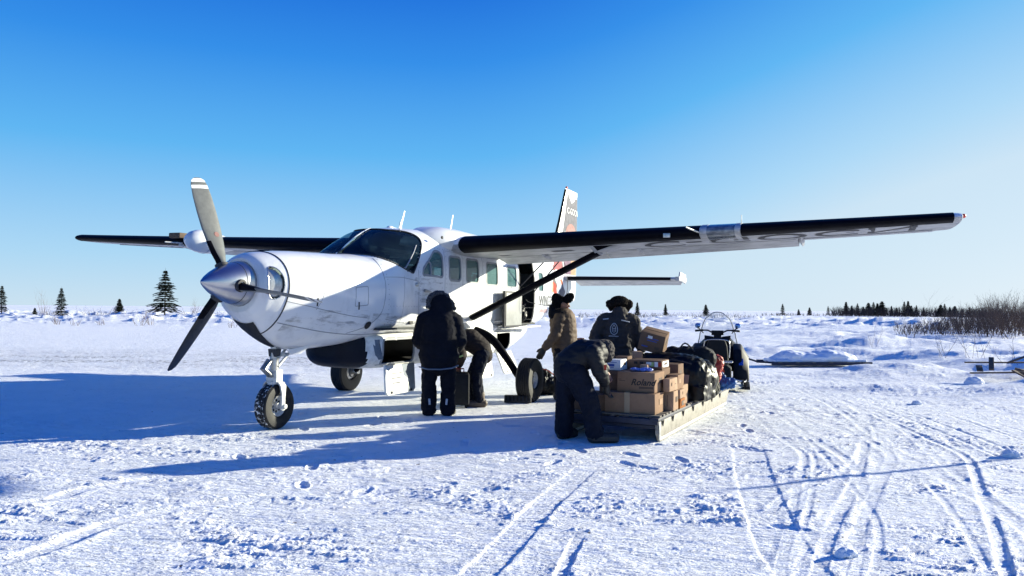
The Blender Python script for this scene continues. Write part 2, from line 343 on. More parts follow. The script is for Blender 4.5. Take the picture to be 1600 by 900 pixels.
    if TRK:
        rt_ = random.Random(29)
        for k3 in range(6):     # shallow overlapping ski and belt marks fanning from the sled to the lower right
            xe = rt_.uniform(.4, 4.6); ph = rt_.uniform(0, 6); xs = 4.2+rt_.uniform(-.5, 1.6)
            track([(xs+(xe-xs)*t_**1.25+.22*math.sin(ph+t_*4)+.9*math.sin(math.pi*t_)*(.3+.5*rt_.random()), 13.5-10*t_) for t_ in (0, .2, .4, .6, .8, 1)], rt_.choice((.03, .05, .08)), rt_.uniform(.002, .003), rt_.uniform(.001, .002))
        rp = random.Random(17)
        for (cx, cy, n_, sx) in ((-1.0, 10.3, 20, 1.6), (.2, 8.6, 16, 1.4), (2.6, 9.4, 14, 1.0), (3.4, 12.5, 14, .9), (-2.6, 8.6, 7, 1.6), (-.6, 6.9, 5, 1.4)):
            for _ in range(n_):
                fx, fy, an = cx+rp.gauss(0, sx), cy+rp.gauss(0, .8), rp.uniform(0, 6.28); m_ = (np.abs(x-fx) < .22) & (np.abs(y-fy) < .22)
                if not m_.any(): continue
                u_ = (x[m_]-fx)*math.cos(an)+(y[m_]-fy)*math.sin(an); v_ = -(x[m_]-fx)*math.sin(an)+(y[m_]-fy)*math.cos(an)
                e_ = np.sqrt((u_/.15)**2+(v_/.055)**2); h[m_] = h[m_]-.017*(1-sstep(.8, 1.0, e_))+.004*np.exp(-((e_-1.2)/.18)**2)
    for k2, off in enumerate((-1.9, -1.5, -.9, .5, 1.5, 1.75, 2.3)):   # fainter crossing ski cuts
        track([(px+off-.25*off*(10-py)*.12+.3*math.sin(k2*2+py*.3), py) for px, py in TR['r']], 0.025+.015*(k2 % 3), 0.0025, 0.0018)
    for off in (0.0, 0.28, 0.75, 1.1):    # faint parallel ski lines on the right
        track([(px+off+0.35, py) for px, py in TR['r'][:5]], 0.035, 0.008, 0.007)
    # drift bank on the right and drifts beyond the runway
    bank = sstep(0.5, 9.0, x-3.4-0.17*y)*sstep(9.5, 15, y)*(1-sstep(50, 75, y))
    wob = fbm(x/6.5+0.4*pn(y/5, x/5, 61), y/3.6, 3, 51, .38)
    rid = 0.35-np.abs(fbm(xr/6.5, yr/2.4, 3, 56, .38))
    bank = bank*(1-.8*np.exp(-(((x-8.6)/3.4)**2+((y-21.0)/3.2)**2)**2))*(1-.6*np.exp(-(((x-9.8)/2.2)**2+((y-15.6)/1.8)**2)**2))
    bk_ = (0.20+0.95*wob+0.62*rid+0.09*np.abs(pn(x/1.4, y/0.9, 53))+0.022*fbm(x/0.4, y/0.3, 2, 54)*lod(0.2))
    h = h+bank*np.tanh(bk_/.42)*.42
    for mx_, my_, ax_, ay_, hh_ in ((11.2, 14.3, 2.3, .8, .30), (9.3, 18.6, 1.9, .8, .30), (7.2, 15.4, 1.0, .5, .10), (14.5, 20.5, 2.6, 1.0, .40), (9.5, 26.0, 2.6, 1.0, .30), (14.5, 31.0, 3.4, 1.3, .36), (12.5, 23.5, 1.6, .8, .26)):
        ex_ = (x-mx_+.35*(y-my_))/ax_; ey_ = (y-my_)/ay_; h = h+hh_*np.exp(-np.abs(ex_)**2.4-np.abs(ey_+.4*np.sin(x*1.1))**2)*(1+.35*pn(x/.7, y/.5, 97))
    mid = sstep(14, 20, y)*(1-sstep(40, 60, y))*sstep(1.5, 5, x-0.05*y)*(1-.8*np.exp(-(((x-8.6)/3.4)**2+((y-21.0)/3.2)**2)**2))
    h = h+mid*(0.12*fbm(x/4.2, y/1.6, 3, 57, .4)+0.09*np.clip(fbm(xr/2.0, yr/.7, 2, 59), 0, 1)+0.03*pn(x/0.5, y/0.35, 58)*lod(0.3))
    return far_terms(h, x, y, d)
def zat(x, y): return float(height(np.array([float(x)]), np.array([float(y)]))[0])

def build_ground():
    th = np.concatenate([np.linspace(-math.pi, -0.72, 50)[:-1], np.linspace(-0.72, 0.72, 1080), np.linspace(0.72, math.pi, 50)[1:]])
    r = [3.0]
    while r[-1] < 9000:
        q = r[-1]; r.append(q*(1.0033 if q < 13 else 1.0060 if q < 26 else 1.0135 if q < 110 else 1.05))
    r = np.array([0.02, 1.0, 2.0]+r)
    RR, TH = np.meshgrid(r, th, indexing='ij')
    x = RR*np.sin(TH); y = RR*np.cos(TH)
    z = np.concatenate([height(x[k], y[k]) for k in (r < 27, (r >= 27) & (r < 76), r >= 76)], 0)
    nr, nc = x.shape
    co = np.stack([x, y, z], -1).reshape(-1, 3).astype(np.float32)
    i = np.arange(nr-1)[:, None]*nc+np.arange(nc-1)[None, :]
    q = np.stack([i, i+nc, i+nc+1, i+1], -1).reshape(-1, 4).astype(np.int32)
    me = bpy.data.meshes.new('ground'); me.vertices.add(len(co)); me.vertices.foreach_set('co', co.ravel())
    me.loops.add(q.size); me.loops.foreach_set('vertex_index', q.ravel()); me.polygons.add(len(q))
    me.polygons.foreach_set('loop_start', np.arange(0, q.size, 4, dtype=np.int32)); me.polygons.foreach_set('loop_total', np.full(len(q), 4, np.int32))
    me.update(calc_edges=True); me.validate(); me.flip_normals()
    if me.polygons[len(q)//2].normal.z < 0: me.flip_normals()
    me.polygons.foreach_set('use_smooth', [True]*len(me.polygons))
    m = bpy.data.materials.new('wind_packed_snow'); m.use_nodes = True
    n = m.node_tree.nodes; l = m.node_tree.links; b = n['Principled BSDF']
    b.inputs['Roughness'].default_value = 0.62; b.inputs['Specular IOR Level'].default_value = 0.25
    tc = n.new('ShaderNodeTexCoord'); P = tc.outputs['Object']
    def noise(sc, det, rough=0.6, stretch=None):
        s = P
        if stretch:
            mp = n.new('ShaderNodeMapping'); mp.inputs['Scale'].default_value = stretch; l.new(P, mp.inputs['Vector']); s = mp.outputs[0]
        t = n.new('ShaderNodeTexNoise'); t.inputs['Scale'].default_value = sc; t.inputs['Detail'].default_value = det; t.inputs['Roughness'].default_value = rough
        l.new(s, t.inputs['Vector']); return t.outputs['Fac']
    def ramp(f, a, b_):
        t = n.new('ShaderNodeMapRange'); t.inputs['From Min'].default_value = a; t.inputs['From Max'].default_value = b_; l.new(f, t.inputs['Value']); return t.outputs[0]
    def mul(a, b_):
        t = n.new('ShaderNodeMath'); t.operation = 'MULTIPLY'; l.new(a, t.inputs[0]); l.new(b_, t.inputs[1]); return t.outputs[0]
    mx = n.new('ShaderNodeMix'); mx.data_type = 'RGBA'; mx.inputs['A'].default_value = (0.88, 0.90, 0.91, 1); mx.inputs['B'].default_value = (0.94, 0.945, 0.95, 1)
    l.new(ramp(noise(1.3, 4), 0.35, 0.65), mx.inputs['Factor'])
    # gravel worn through along the runway strip beyond the aircraft
    sp = n.new('ShaderNodeSeparateXYZ'); l.new(P, sp.inputs[0])
    ba = ramp(sp.outputs['Y'], 18.5, 21); bb = ramp(sp.outputs['Y'], 29, 23); cc = ramp(sp.outputs['X'], 2, -3)
    gr = mul(mul(ba, bb), mul(cc, mul(ramp(noise(7, 4, 0.8), 0.50, 0.57), ramp(noise(0.35, 3, 0.6, (1, 3, 1)), 0.36, 0.58))))
    sp2 = mul(ramp(noise(16, 2, 0.5), 0.71, 0.735), ramp(noise(0.5, 2), 0.42, 0.55))
    ad = n.new('ShaderNodeMath'); ad.operation = 'MAXIMUM'; l.new(gr, ad.inputs[0]); l.new(sp2, ad.inputs[1])
    m2 = n.new('ShaderNodeMix'); m2.data_type = 'RGBA'; m2.inputs['B'].default_value = (0.10, 0.08, 0.07, 1)
    l.new(mx.outputs['Result'], m2.inputs['A']); l.new(ad.outputs[0], m2.inputs['Factor']); l.new(m2.outputs['Result'], b.inputs['Base Color'])
    b1 = n.new('ShaderNodeBump'); b1.inputs['Strength'].default_value = 0.55; b1.inputs['Distance'].default_value = 0.02; l.new(noise(22, 6, 0.7, (0.45, 1.4, 1)), b1.inputs['Height'])
    b2 = n.new('ShaderNodeBump'); b2.inputs['Strength'].default_value = 0.55; b2.inputs['Distance'].default_value = 0.15; l.new(noise(2.6, 6, 0.75, (0.5, 1.3, 1)), b2.inputs['Height'])
    l.new(b1.outputs[0], b2.inputs['Normal'])
    b3 = n.new('ShaderNodeBump'); b3.inputs['Strength'].default_value = 0.6; b3.inputs['Distance'].default_value = 0.022
    l.new(ramp(noise(12, 5, 0.7, (0.42, 1.3, 1)), 0.50, 0.62), b3.inputs['Height']); l.new(b2.outputs[0], b3.inputs['Normal'])
    l.new(b3.outputs[0], b.inputs['Normal'])
    o = link('snow_ground', me, m); tag(o, kind='structure'); return o
build_ground()

# ================================================================== aircraft
AC = empty('propeller_aircraft', (-3.4872, 8.6577, 0.0), math.atan2(-0.9194, -0.3932), 'white single-engine high-wing aircraft with grey propeller, parked on the snow', 'aircraft')
AC.rotation_euler = (-0.0123, 0, math.atan2(-0.9194, -0.3932))
def A(s, y, z): return Vector((-s, y, z))       # s metres behind the spinner tip, y to port, z up

def pchip(xs, ys):
    xs = np.array(xs, float); ys = np.array(ys, float); h = np.diff(xs); dl = np.diff(ys)/h
    m = np.zeros(len(xs)); m[0] = dl[0]; m[-1] = dl[-1]
    for i in range(1, len(xs)-1):
        if dl[i-1]*dl[i] > 0:
            w1 = 2*h[i]+h[i-1]; w2 = h[i]+2*h[i-1]; m[i] = (w1+w2)/(w1/dl[i-1]+w2/dl[i])
    def f(x):
        i = int(np.clip(np.searchsorted(xs, x)-1, 0, len(xs)-2)); t = (x-xs[i])/h[i]; t = min(max(t, 0), 1)
        return (ys[i]*(2*t**3-3*t*t+1)+h[i]*m[i]*(t**3-2*t*t+t)+ys[i+1]*(-2*t**3+3*t*t)+h[i]*m[i+1]*(t**3-t*t))
    return f
class Shell:
    """a body of superellipse sections; shapes are addressed by (s, a): a = arc length from the top centreline"""
    def __init__(self, tab):
        T = list(zip(*tab)); self.f = [pchip(T[0], T[k]) for k in range(1, 7)]; self.cache = {}
    def half(self, s):
        k = round(s*500)
        if k in self.cache: return self.cache[k]
        w, zb, zt, zc, n1, n2 = [f(s) for f in self.f]
        t = np.linspace(0, math.pi, 241); c = np.cos(t); sn = np.sin(t)
        e = np.where(c >= 0, n1, n2); hh = np.where(c >= 0, zt-zc, zc-zb)
        y = w*np.abs(sn)**(2/e); z = zc+np.sign(c)*hh*np.abs(c)**(2/e)
        a = np.concatenate([[0], np.cumsum(np.hypot(np.diff(y), np.diff(z)))])
        self.cache[k] = (y, z, a); return self.cache[k]
    def P(self, s, a, side=1, off=0.0):
        y, z, aa = self.half(s)
        yy = np.interp(a, aa, y); zz = np.interp(a, aa, z)
        if off:
            e = 0.01; a2 = min(a+e, aa[-1]); a1 = max(a-e, 0)
            dy = np.interp(a2, aa, y)-np.interp(a1, aa, y); dz = np.interp(a2, aa, z)-np.interp(a1, aa, z); L = math.hypot(dy, dz) or 1
            yy += -dz/L*off; zz += dy/L*off
        return A(s, side*yy, zz)
    def az(self, s, z):
        y, zz, a = self.half(s); return float(np.interp(-z, -zz, a))
    def poly(self, pts, n=8):
        """(s,z) outline -> dense (s,a) outline"""
        out = []
        for i in range(len(pts)):
            (s0, z0), (s1, z1) = pts[i], pts[(i+1) % len(pts)]
            for k in range(n):
                s = s0+(s1-s0)*k/n; z = z0+(z1-z0)*k/n; out.append((s, self.az(s, z)))
        return out
def rrect(s0, s1, z0, z1, r, n=5):
    out = []
    for cx, cz, a0 in ((s1-r, z1-r, 0), (s0+r, z1-r, 90), (s0+r, z0+r, 180), (s1-r, z0+r, 270)):
        for k in range(n+1): an = R(a0+90*k/n); out.append((cx+r*math.cos(an), cz+r*math.sin(an)))
    return out
def rpoly(pts, r, n=4):
    out = []; N = len(pts)
    for i in range(N):
        p = Vector((*pts[i], 0)); a = Vector((*pts[i-1], 0)); b = Vector((*pts[(i+1) % N], 0))
        d1 = (a-p); d2 = (b-p); rr = min(r, d1.length*.45, d2.length*.45); q0 = p+d1.normalized()*rr; q1 = p+d2.normalized()*rr
        for k in range(n+1):
            t = k/n; q = q0*(1-t)**2+p*2*t*(1-t)+q1*t*t; out.append((q.x, q.y))
    return out
def inside(px, py, poly):
    c = np.zeros(px.shape, bool); n = len(poly)
    for i in range(n):
        x0, y0 = poly[i]; x1, y1 = poly[(i+1) % n]
        if y0 == y1: continue
        m = ((y0 > py) != (y1 > py)) & (px < (x1-x0)*(py-y0)/(y1-y0)+x0); c ^= m
    return c
def shell_mesh(S, s0, s1, ds, M, name, m, parent, carve=(), cap0=False, cap1=False, split=None):
    """carve: list of (outline(s,a), side, name, material, inset) -> the cut cells become their own part (name None: an opening)"""
    ns = int(round((s1-s0)/ds)); ss = np.linspace(s0, s1, ns+1)
    V = []; AA = []
    for s in ss:
        y, z, a = S.half(s); t = np.linspace(0, a[-1], M+1)
        V.append(np.stack([np.interp(t, a, y), np.interp(t, a, z)], -1)); AA.append(t)
    V = np.array(V); AA = np.array(AA)
    cs = (ss[:-1]+ss[1:])/2; CS = np.repeat(cs[:, None], M, 1); CA = (AA[:-1, :-1]+AA[1:, 1:])/2
    N = 2*M
    def vid(i, j): return i*N+(j % N)
    co = np.zeros((ns+1, N, 3))
    for i, s in enumerate(ss):
        co[i, :M+1, 1] = V[i, :, 0]; co[i, :M+1, 2] = V[i, :, 1]
        co[i, M+1:, 1] = -V[i, M-1:0:-1, 0]; co[i, M+1:, 2] = V[i, M-1:0:-1, 1]; co[i, :, 0] = -s
    co[:, 0, 1] = 0; co[:, M, 1] = 0
    lab = {1: np.zeros((ns, M), int), -1: np.zeros((ns, M), int)}
    for k, (ol, side, *_r) in enumerate(carve):
        for sd_ in ((1, -1) if side == 0 else (side,)): lab[sd_][inside(CS, CA, ol)] = k+1
    groups = {}
    for i in range(ns):
        for j in range(M):
            groups.setdefault((lab[1][i, j]), []).append((vid(i, j), vid(i+1, j), vid(i+1, j+1), vid(i, j+1)))
            groups.setdefault((lab[-1][i, j]) if (lab[-1][i, j] == 0 or carve[lab[-1][i, j]-1][1] != 0) else -lab[-1][i, j], []).append((vid(i, N-j), vid(i, N-j-1), vid(i+1, N-j-1), vid(i+1, N-j)))
    # vertex normals (cross-section only is enough for insets)
    nrm = np.zeros_like(co); e = np.roll(co, -1, 1)-np.roll(co, 1, 1); nrm[..., 1] = -e[..., 2]; nrm[..., 2] = e[..., 1]
    nrm[..., 1], nrm[..., 2] = -e[..., 2]*1.0, e[..., 1]*1.0
    L = np.linalg.norm(nrm, axis=-1, keepdims=True); L[L == 0] = 1; nrm /= L
    flat = co.reshape(-1, 3); fn = nrm.reshape(-1, 3)
    # make sure normals point outwards
    c = co[:, :, 2].mean(1, keepdims=True); out = (co[..., 1]*nrm[..., 1]+(co[..., 2]-c)*nrm[..., 2]).sum()
    if out < 0: fn = -fn
    def mk(nm, faces, mm, inset, par):
        f = np.array(faces); u, inv = np.unique(f.ravel(), return_inverse=True)
        v = flat[u]-fn[u]*inset
        me = bpy.data.meshes.new(nm); me.from_pydata(v.tolist(), [], inv.reshape(-1, 4).tolist()); me.flip_normals(); smooth(me, 50)
        o = link(nm, me, mm, par); return o
    res = {}
    body = groups.get(0, [])
    res['body'] = mk(name, body, m, 0, parent)
    import bmesh
    if cap0 or cap1:
        bm = bmesh.new(); bm.from_mesh(res['body'].data); bm.verts.ensure_lookup_table()
        for want, sx in ((cap0, -s0), (cap1, -s1)):
            if want:
                es = [e for e in bm.edges if e.is_boundary and all(abs(v.co.x-sx) < 1e-4 for v in e.verts)]
                bmesh.ops.edgeloop_fill(bm, edges=es) if es else None
        bm.to_mesh(res['body'].data); bm.free()
    res['parts'] = []
    for k, fs in groups.items():
        if k == 0: continue
        c_ = carve[abs(k)-1]
        if c_[2] is None: continue
        o = mk(c_[2], fs, c_[3], c_[4], parent); res['parts'].append((abs(k)-1, k, o))
    res['faces'] = body; res['mk'] = mk
    return res
def surf_tube(mb, S, ol, side=1, r=0.008, closed=True, off=0.0, n=6):
    pts = [S.P(s, a, side, off) for s, a in ol]
    if closed: pts.append(pts[0])
    mb.tube(pts, r, n)
def ribbon(mb, S, ol, side, w, off=0.004, n=1):
    """flat frame strip around a closed outline, w wide, standing proud of the skin"""
    N = len(ol); c = np.mean(ol, axis=0); q = []
    ring = []
    P0 = np.array(ol)
    tan = np.roll(P0, -1, 0)-np.roll(P0, 1, 0); nn = np.stack([tan[:, 1], -tan[:, 0]], -1); nn /= np.linalg.norm(nn, axis=1, keepdims=True)+1e-9
    if ((P0-c)*nn).sum() < 0: nn = -nn
    for k, (d, o) in enumerate(((-w*.5, -.012), (-w*.5, off), (w*.5, off), (w*.5, -.012))):
        ring.append([S.P(P0[i, 0]+nn[i, 0]*d, max(P0[i, 1]+nn[i, 1]*d, 0), side, o) for i in range(N)])
    mb.loft([list(x) for x in zip(*ring)]+[[ring[k][0] for k in range(4)]], 0, False)

FUS = Shell([  # s, half width, z bottom, z top, z widest, exponent top, exponent bottom
    (0.60, .30, 1.46, 2.10, 1.78, 2.0, 2.0), (0.66, .39, 1.385, 2.145, 1.78, 2.05, 2.0), (0.75, .44, 1.31, 2.175, 1.78, 2.1, 1.85), (0.90, .505, 1.18, 2.20, 1.78, 2.2, 1.7),
    (1.15, .57, 1.05, 2.225, 1.76, 2.3, 1.6), (1.41, .62, .985, 2.24, 1.74, 2.4, 1.6), (1.80, .68, .975, 2.25, 1.70, 2.5, 1.75), (2.20, .735, 1.00, 2.262, 1.66, 2.6, 2.2),
    (2.52, .77, 1.06, 2.285, 1.66, 2.6, 2.8), (2.75, .79, 1.11, 2.43, 1.66, 2.45, 3.4), (3.05, .805, 1.14, 2.60, 1.68, 2.45, 4.0), (3.35, .815, 1.155, 2.715, 1.72, 2.7, 5.0),
    (3.75, .82, 1.16, 2.765, 1.80, 3.2, 6.0), (4.40, .82, 1.16, 2.785, 1.85, 3.8, 6.5), (6.50, .82, 1.16, 2.79, 1.85, 3.8, 6.5), (7.60, .82, 1.16, 2.78, 1.85, 3.6, 6.0),
    (8.40, .79, 1.17, 2.74, 1.88, 3.2, 5.0), (9.20, .68, 1.24, 2.66, 1.92, 2.9, 4.0), (10.2, .52, 1.36, 2.56, 1.95, 2.6, 3.2), (11.2, .35, 1.50, 2.47, 1.98, 2.4, 2.8),
    (12.2, .17, 1.64, 2.38, 2.00, 2.2, 2.4), (12.95, .05, 1.74, 2.28, 2.0, 2.0, 2.0)])
wins = [rrect(4.36, 4.77, 1.985, 2.365, .07), rrect(4.97, 5.44, 1.97, 2.36, .07), rrect(5.76, 6.24, 1.95, 2.345, .07), rrect(6.65, 7.12, 1.94, 2.33, .07), rrect(8.36, 8.72, 1.90, 2.30, .07)]
vent = rpoly([(3.53, 2.035), (3.56, 2.14), (3.70, 2.25), (3.77, 2.22), (3.77, 2.03)], .03)
cockpit = rpoly([(3.53, 2.03), (3.56, 2.12), (3.93, 2.42), (4.06, 2.42), (4.15, 2.36), (4.15, 2.02)], .05)
door_ol = FUS.poly(rrect(7.24, 8.08, 1.215, 2.52, .08), 4)
def ctrl(pts, n=6):   # closed smooth outline through (s,z) knots, converted to (s,a)
    P = [(s, 0.0 if z is None else FUS.az(s, z)) for s, z in pts]; return P
wsA = [(2.50, 0.012)]; base = [(2.50, None), (2.56, 2.275), (2.72, 2.235), (2.92, 2.165), (3.12, 2.09), (3.27, 2.045)]
ws = crv([(2.505, 0.012)]+[(s, FUS.az(s, z)) for s, z in base[1:]], 5)
ws += crv([(3.29, FUS.az(3.29, 2.05)), (3.42, FUS.az(3.42, 2.20)), (3.60, FUS.az(3.60, 2.42)), (3.68, FUS.az(3.68, 2.54)), (3.68, FUS.az(3.68, 2.62)), (3.58, FUS.az(3.58, 2.68)), (3.42, FUS.az(3.42, 2.695)), (3.34, .25), (3.32, 0.012)], 5)
winA = [FUS.poly(w, 2) for w in wins]; cockA = FUS.poly(cockpit, 2)
inlet = crv([(.665, FUS.az(.665, 1.90)), (.70, FUS.az(.70, 2.00)), (.78, FUS.az(.78, 1.99)), (.835, FUS.az(.835, 1.88)), (.835, FUS.az(.835, 1.74)), (.79, FUS.az(.79, 1.64)), (.71, FUS.az(.71, 1.63)), (.665, FUS.az(.665, 1.72)), (.665, FUS.az(.665, 1.90))], 3)
def bot(s, y):        # arc position of a point y off the bottom centreline
    yy, z, a = FUS.half(s); k = len(yy)//2+20; return float(a[-1]-np.interp(y, yy[::-1][:100], (a[-1]-a[::-1])[:100]))
chin = [(.74, bot(.74, .0)), (.72, bot(.72, .17)), (.9, bot(.9, .19)), (1.1, bot(1.1, .15)), (1.32, bot(1.32, .10)), (1.34, bot(1.34, 0)+.01), (1.0, bot(1.0, 0)+.02)]
carve = [(ws, 1, 'windshield', M['windshield'], .004), (ws, -1, 'windshield', M['windshield'], .004), (cockA, 0, 'window', M['window'], .012)]
carve += [(w, 0, 'window', M['window'], .012) for w in winA] + [(door_ol, 1, None, None, 0)]
fr = shell_mesh(FUS, 0.90, 12.95, 0.022, 64, 'fuselage', M['white'], AC, carve, cap1=True)
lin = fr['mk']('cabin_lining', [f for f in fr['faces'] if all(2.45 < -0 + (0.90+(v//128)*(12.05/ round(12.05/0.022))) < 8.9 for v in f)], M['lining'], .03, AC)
# front cowl ring with the kidney inlets and the chin scoop
cw = shell_mesh(FUS, 0.60, 0.888, 0.012, 64, 'nose_cowl', M['white'], AC, [(inlet, 0, 'cooling_inlet', M['metal'], .035)], cap0=True)
for sdd in (1, -1): mb = MB(); surf_tube(mb, FUS, inlet, sdd, .006, n=6); mb.build('inlet_lip', M['alu'], AC)
# chin scoop: no opening, a dark patch painting its shade on the lower cowl
mb = MB()
for sdd in (1,):
    g = []
    for i in range(9):
        s = .72+i*.060; row = []
        wy = .19-.013*i
        for j in range(9):
            y = (j/8*2-1)*wy-.07+.004*i; a = bot(s, abs(y)); row.append(FUS.P(s, a, 1 if y >= 0 else -1, .010))
        g.append(row)
    mb.loft(g, 0, False, closed=False)
mb.build('chin_intake_patch', M['dark'], AC, fix=False)
# windshield frame, post, window frames
mb = MB()
for sdd in (1, -1): mb = MB(); surf_tube(mb, FUS, ws, sdd, .011, off=.002); mb.build('windshield_seal', M['seam'], AC)
mb = MB(); mb.tube([FUS.P(s, 0, 1, .006) for s in np.linspace(2.50, 3.34, 16)], .012, 8); mb.build('windshield_post', M['white'], AC)
mb = MB(); mb.tube([FUS.P(s, FUS.az(s, z), 1, .004) for s, z in ((3.10, 2.10), (3.24, 2.22), (3.40, 2.36), (3.52, 2.47))], .011, 6); mb.build('windshield_strip', M['softseam'], AC); mb = MB(); mb.tube([FUS.P(s, FUS.az(s, z), -1, .004) for s, z in ((3.10, 2.10), (3.24, 2.22), (3.40, 2.36), (3.52, 2.47))], .011, 6); mb.build('windshield_strip', M['softseam'], AC)
for sdd in (1, -1):
    for w in winA:
        mb = MB(); ribbon(mb, FUS, w, sdd, .030, .005); f = mb.build('window_frame', M['softseam'], AC, fix=False)
    mb = MB(); ribbon(mb, FUS, cockA, sdd, .030, .005); ribbon(mb, FUS, FUS.poly(vent, 2), sdd, .022, .008); mb.build('window_frame', M['softseam'], AC, fix=False)
# seams of cowl, doors and skins
mb = MB()
mb.tube([FUS.P(.894, a, 1, .001) for a in np.linspace(0, FUS.half(.894)[2][-1], 40)]+[FUS.P(.894, a, -1, .001) for a in np.linspace(FUS.half(.894)[2][-1], 0, 40)], .009, 6, cap=False)
mb.build('cowl_ring_seam', M['seam'], AC)
mb = MB()
def zl(pts, side=1, r=.0045, off=0.0): MB().tube([FUS.P(s, FUS.az(s, z), side, off) for s, z in crv(pts, 6)], r, 6).build('panel_seam', M['softseam'], AC)
for sdd in (1, -1):
    zl([(.9, 1.60), (1.2, 1.55), (1.6, 1.48), (2.0, 1.42), (2.25, 1.40)], sdd)
    zl([(.92, 1.34), (1.3, 1.27), (1.8, 1.20), (2.3, 1.17), (3.2, 1.185)], sdd, .007)
    zl([(2.62, 2.22), (2.60, 2.0), (2.58, 1.7), (2.50, 1.45), (2.30, 1.28), (2.05, 1.19)], sdd)
    zl([(3.42, 2.10), (3.42, 1.7), (3.42, 1.24)], sdd, .004); zl([(4.22, 2.46), (4.22, 1.9), (4.22, 1.24)], sdd, .0035)
    zl([(2.62, 1.96), (3.0, 1.97), (3.4, 1.93)], sdd, .004)
    for s_ in (5.6, 6.45, 9.0, 10.0): zl([(s_, 2.5), (s_, 2.0), (s_, 1.4)], sdd, .0025)
    zl([(4.3, 1.55), (5.5, 1.54), (7.1, 1.54)], sdd, .0025)
    zl([(4.25, 2.44), (5.5, 2.43), (7.1, 2.42)], sdd, .003); zl([(2.62, 1.38), (3.0, 1.33), (3.4, 1.31), (4.2, 1.31)], sdd, .004); zl([(1.45, 2.05), (1.42, 1.7), (1.36, 1.5)], sdd, .003); zl([(3.05, 2.0), (3.03, 1.7), (2.98, 1.34)], sdd, .003)
    for s_ in (4.84, 5.60, 6.44): zl([(s_, 2.43), (s_, 1.9), (s_, 1.2)], sdd, .003)
for rz_, (sa, sb) in ((2.46, (3.9, 8.9)), (1.92, (4.3, 7.1)), (1.56, (2.7, 9.6)), (1.33, (2.7, 9.4))):
    mb = MB()
    for s_ in np.arange(sa, sb, .075):
        p_ = FUS.P(s_, FUS.az(s_, rz_), 1, .0); n_ = (FUS.P(s_, FUS.az(s_, rz_), 1, .01)-p_).normalized(); mb.box(p_+n_*.002, (.009, .004, .009))
    tag(mb.build('rivet_row', M['softseam'], AC), kind='stuff')
for s_ in (2.66, 3.46, 4.26, 4.88, 5.64, 6.48, 9.04, 9.6, 10.04):
    mb = MB()
    for z_ in np.arange(1.30, 2.45, .07):
        if z_ > FUS.f[2](s_)-.12: continue
        p_ = FUS.P(s_, FUS.az(s_, z_), 1, .002); mb.box(p_, (.009, .005, .009))
    tag(mb.build('rivet_row', M['softseam'], AC), kind='stuff')
gm = bpy.data.materials.new('grime_film'); gm.use_nodes = True; gn, gl = gm.node_tree.nodes, gm.node_tree.links; gb = gn['Principled BSDF']; gb.inputs['Base Color'].default_value = (.10, .085, .07, 1); gb.inputs['Roughness'].default_value = .7
gt = gn.new('ShaderNodeTexCoord'); gmp = gn.new('ShaderNodeMapping'); gmp.inputs['Scale'].default_value = (1.6, 1.6, 7); gz = gn.new('ShaderNodeTexNoise'); gz.inputs['Scale'].default_value = 2.2; gz.inputs['Detail'].default_value = 7; gz.inputs['Roughness'].default_value = .72
gl.new(gt.outputs['Object'], gmp.inputs['Vector']); gl.new(gmp.outputs[0], gz.inputs['Vector']); gr_ = gn.new('ShaderNodeMapRange'); gr_.inputs['From Min'].default_value = .50; gr_.inputs['From Max'].default_value = .80; gr_.inputs['To Max'].default_value = .75; gl.new(gz.outputs['Fac'], gr_.inputs['Value']); gl.new(gr_.outputs[0], gb.inputs['Alpha'])
for s0_, s1_, z0_, z1_ in ((2.35, 4.9, 1.18, 1.46), (3.3, 4.15, 1.62, 1.99), (1.0, 2.3, 1.24, 1.50), (5.0, 8.8, 1.19, 1.34)):
    mb = MB(); mb.loft([[FUS.P(s_, FUS.az(s_, z_), 1, .0035) for s_ in np.linspace(s0_, s1_, 20)] for z_ in np.linspace(z0_, z1_, 8)], 0, False, closed=False); mb.build('grime_film', gm, AC, fix=False, ang=180)
mb = MB(); ribbon(mb, FUS, door_ol, 1, .05, .006); mb.build('door_frame', M['seam'], AC, fix=False)
mb = MB(); surf_tube(mb, FUS, FUS.poly(rpoly([(1.98, 1.55), (1.98, 1.80), (2.22, 1.82), (2.22, 1.57)], .02), 2), 1, .005); mb.build('access_hatch', M['softseam'], AC)
for s_, z_ in ((1.35, 1.60), (2.06, 1.56)):
    mb = MB(); mb.tube([FUS.P(s_, FUS.az(s_, z_-.05), 1, .003), FUS.P(s_-.02, FUS.az(s_, z_+.05), 1, .003)], .010, 6); mb.build('vent_slot', M['dark'], AC)
mb = MB(); p = FUS.P(2.32, FUS.az(2.32, 1.30), 1, .0); q = FUS.P(2.32, FUS.az(2.32, 1.30), 1, .012); mb.lathe([(0, .001), (0, .055), (.012, .06), (.014, .001)], p, (q-p), 20); mb.build('exhaust_vent', M['dark'], AC)
mb = MB()
h0 = FUS.P(3.55, FUS.az(3.55, 1.80), 1, .02); h1 = FUS.P(3.74, FUS.az(3.74, 1.78), 1, .03)
mb.tube([h0, (h0+h1)/2+Vector((0, .012, 0)), h1], [.022, .02, .01], 8); mb.build('door_handle', M['metal'], AC)
mb = MB(); h0 = FUS.P(3.36, FUS.az(3.36, 1.88), 1, .006); mb.ell(h0, (.05, .02, .03)); mb.build('door_hinge', M['metal'], AC)
mb = MB()   # boarding step marks: hot air outlet on the lower skin
mb.box(FUS.P(3.25, FUS.az(3.25, 1.33), 1, .01), (.10, .02, .04)); mb.build('step_socket', M['dark'], AC, bevel=.005)
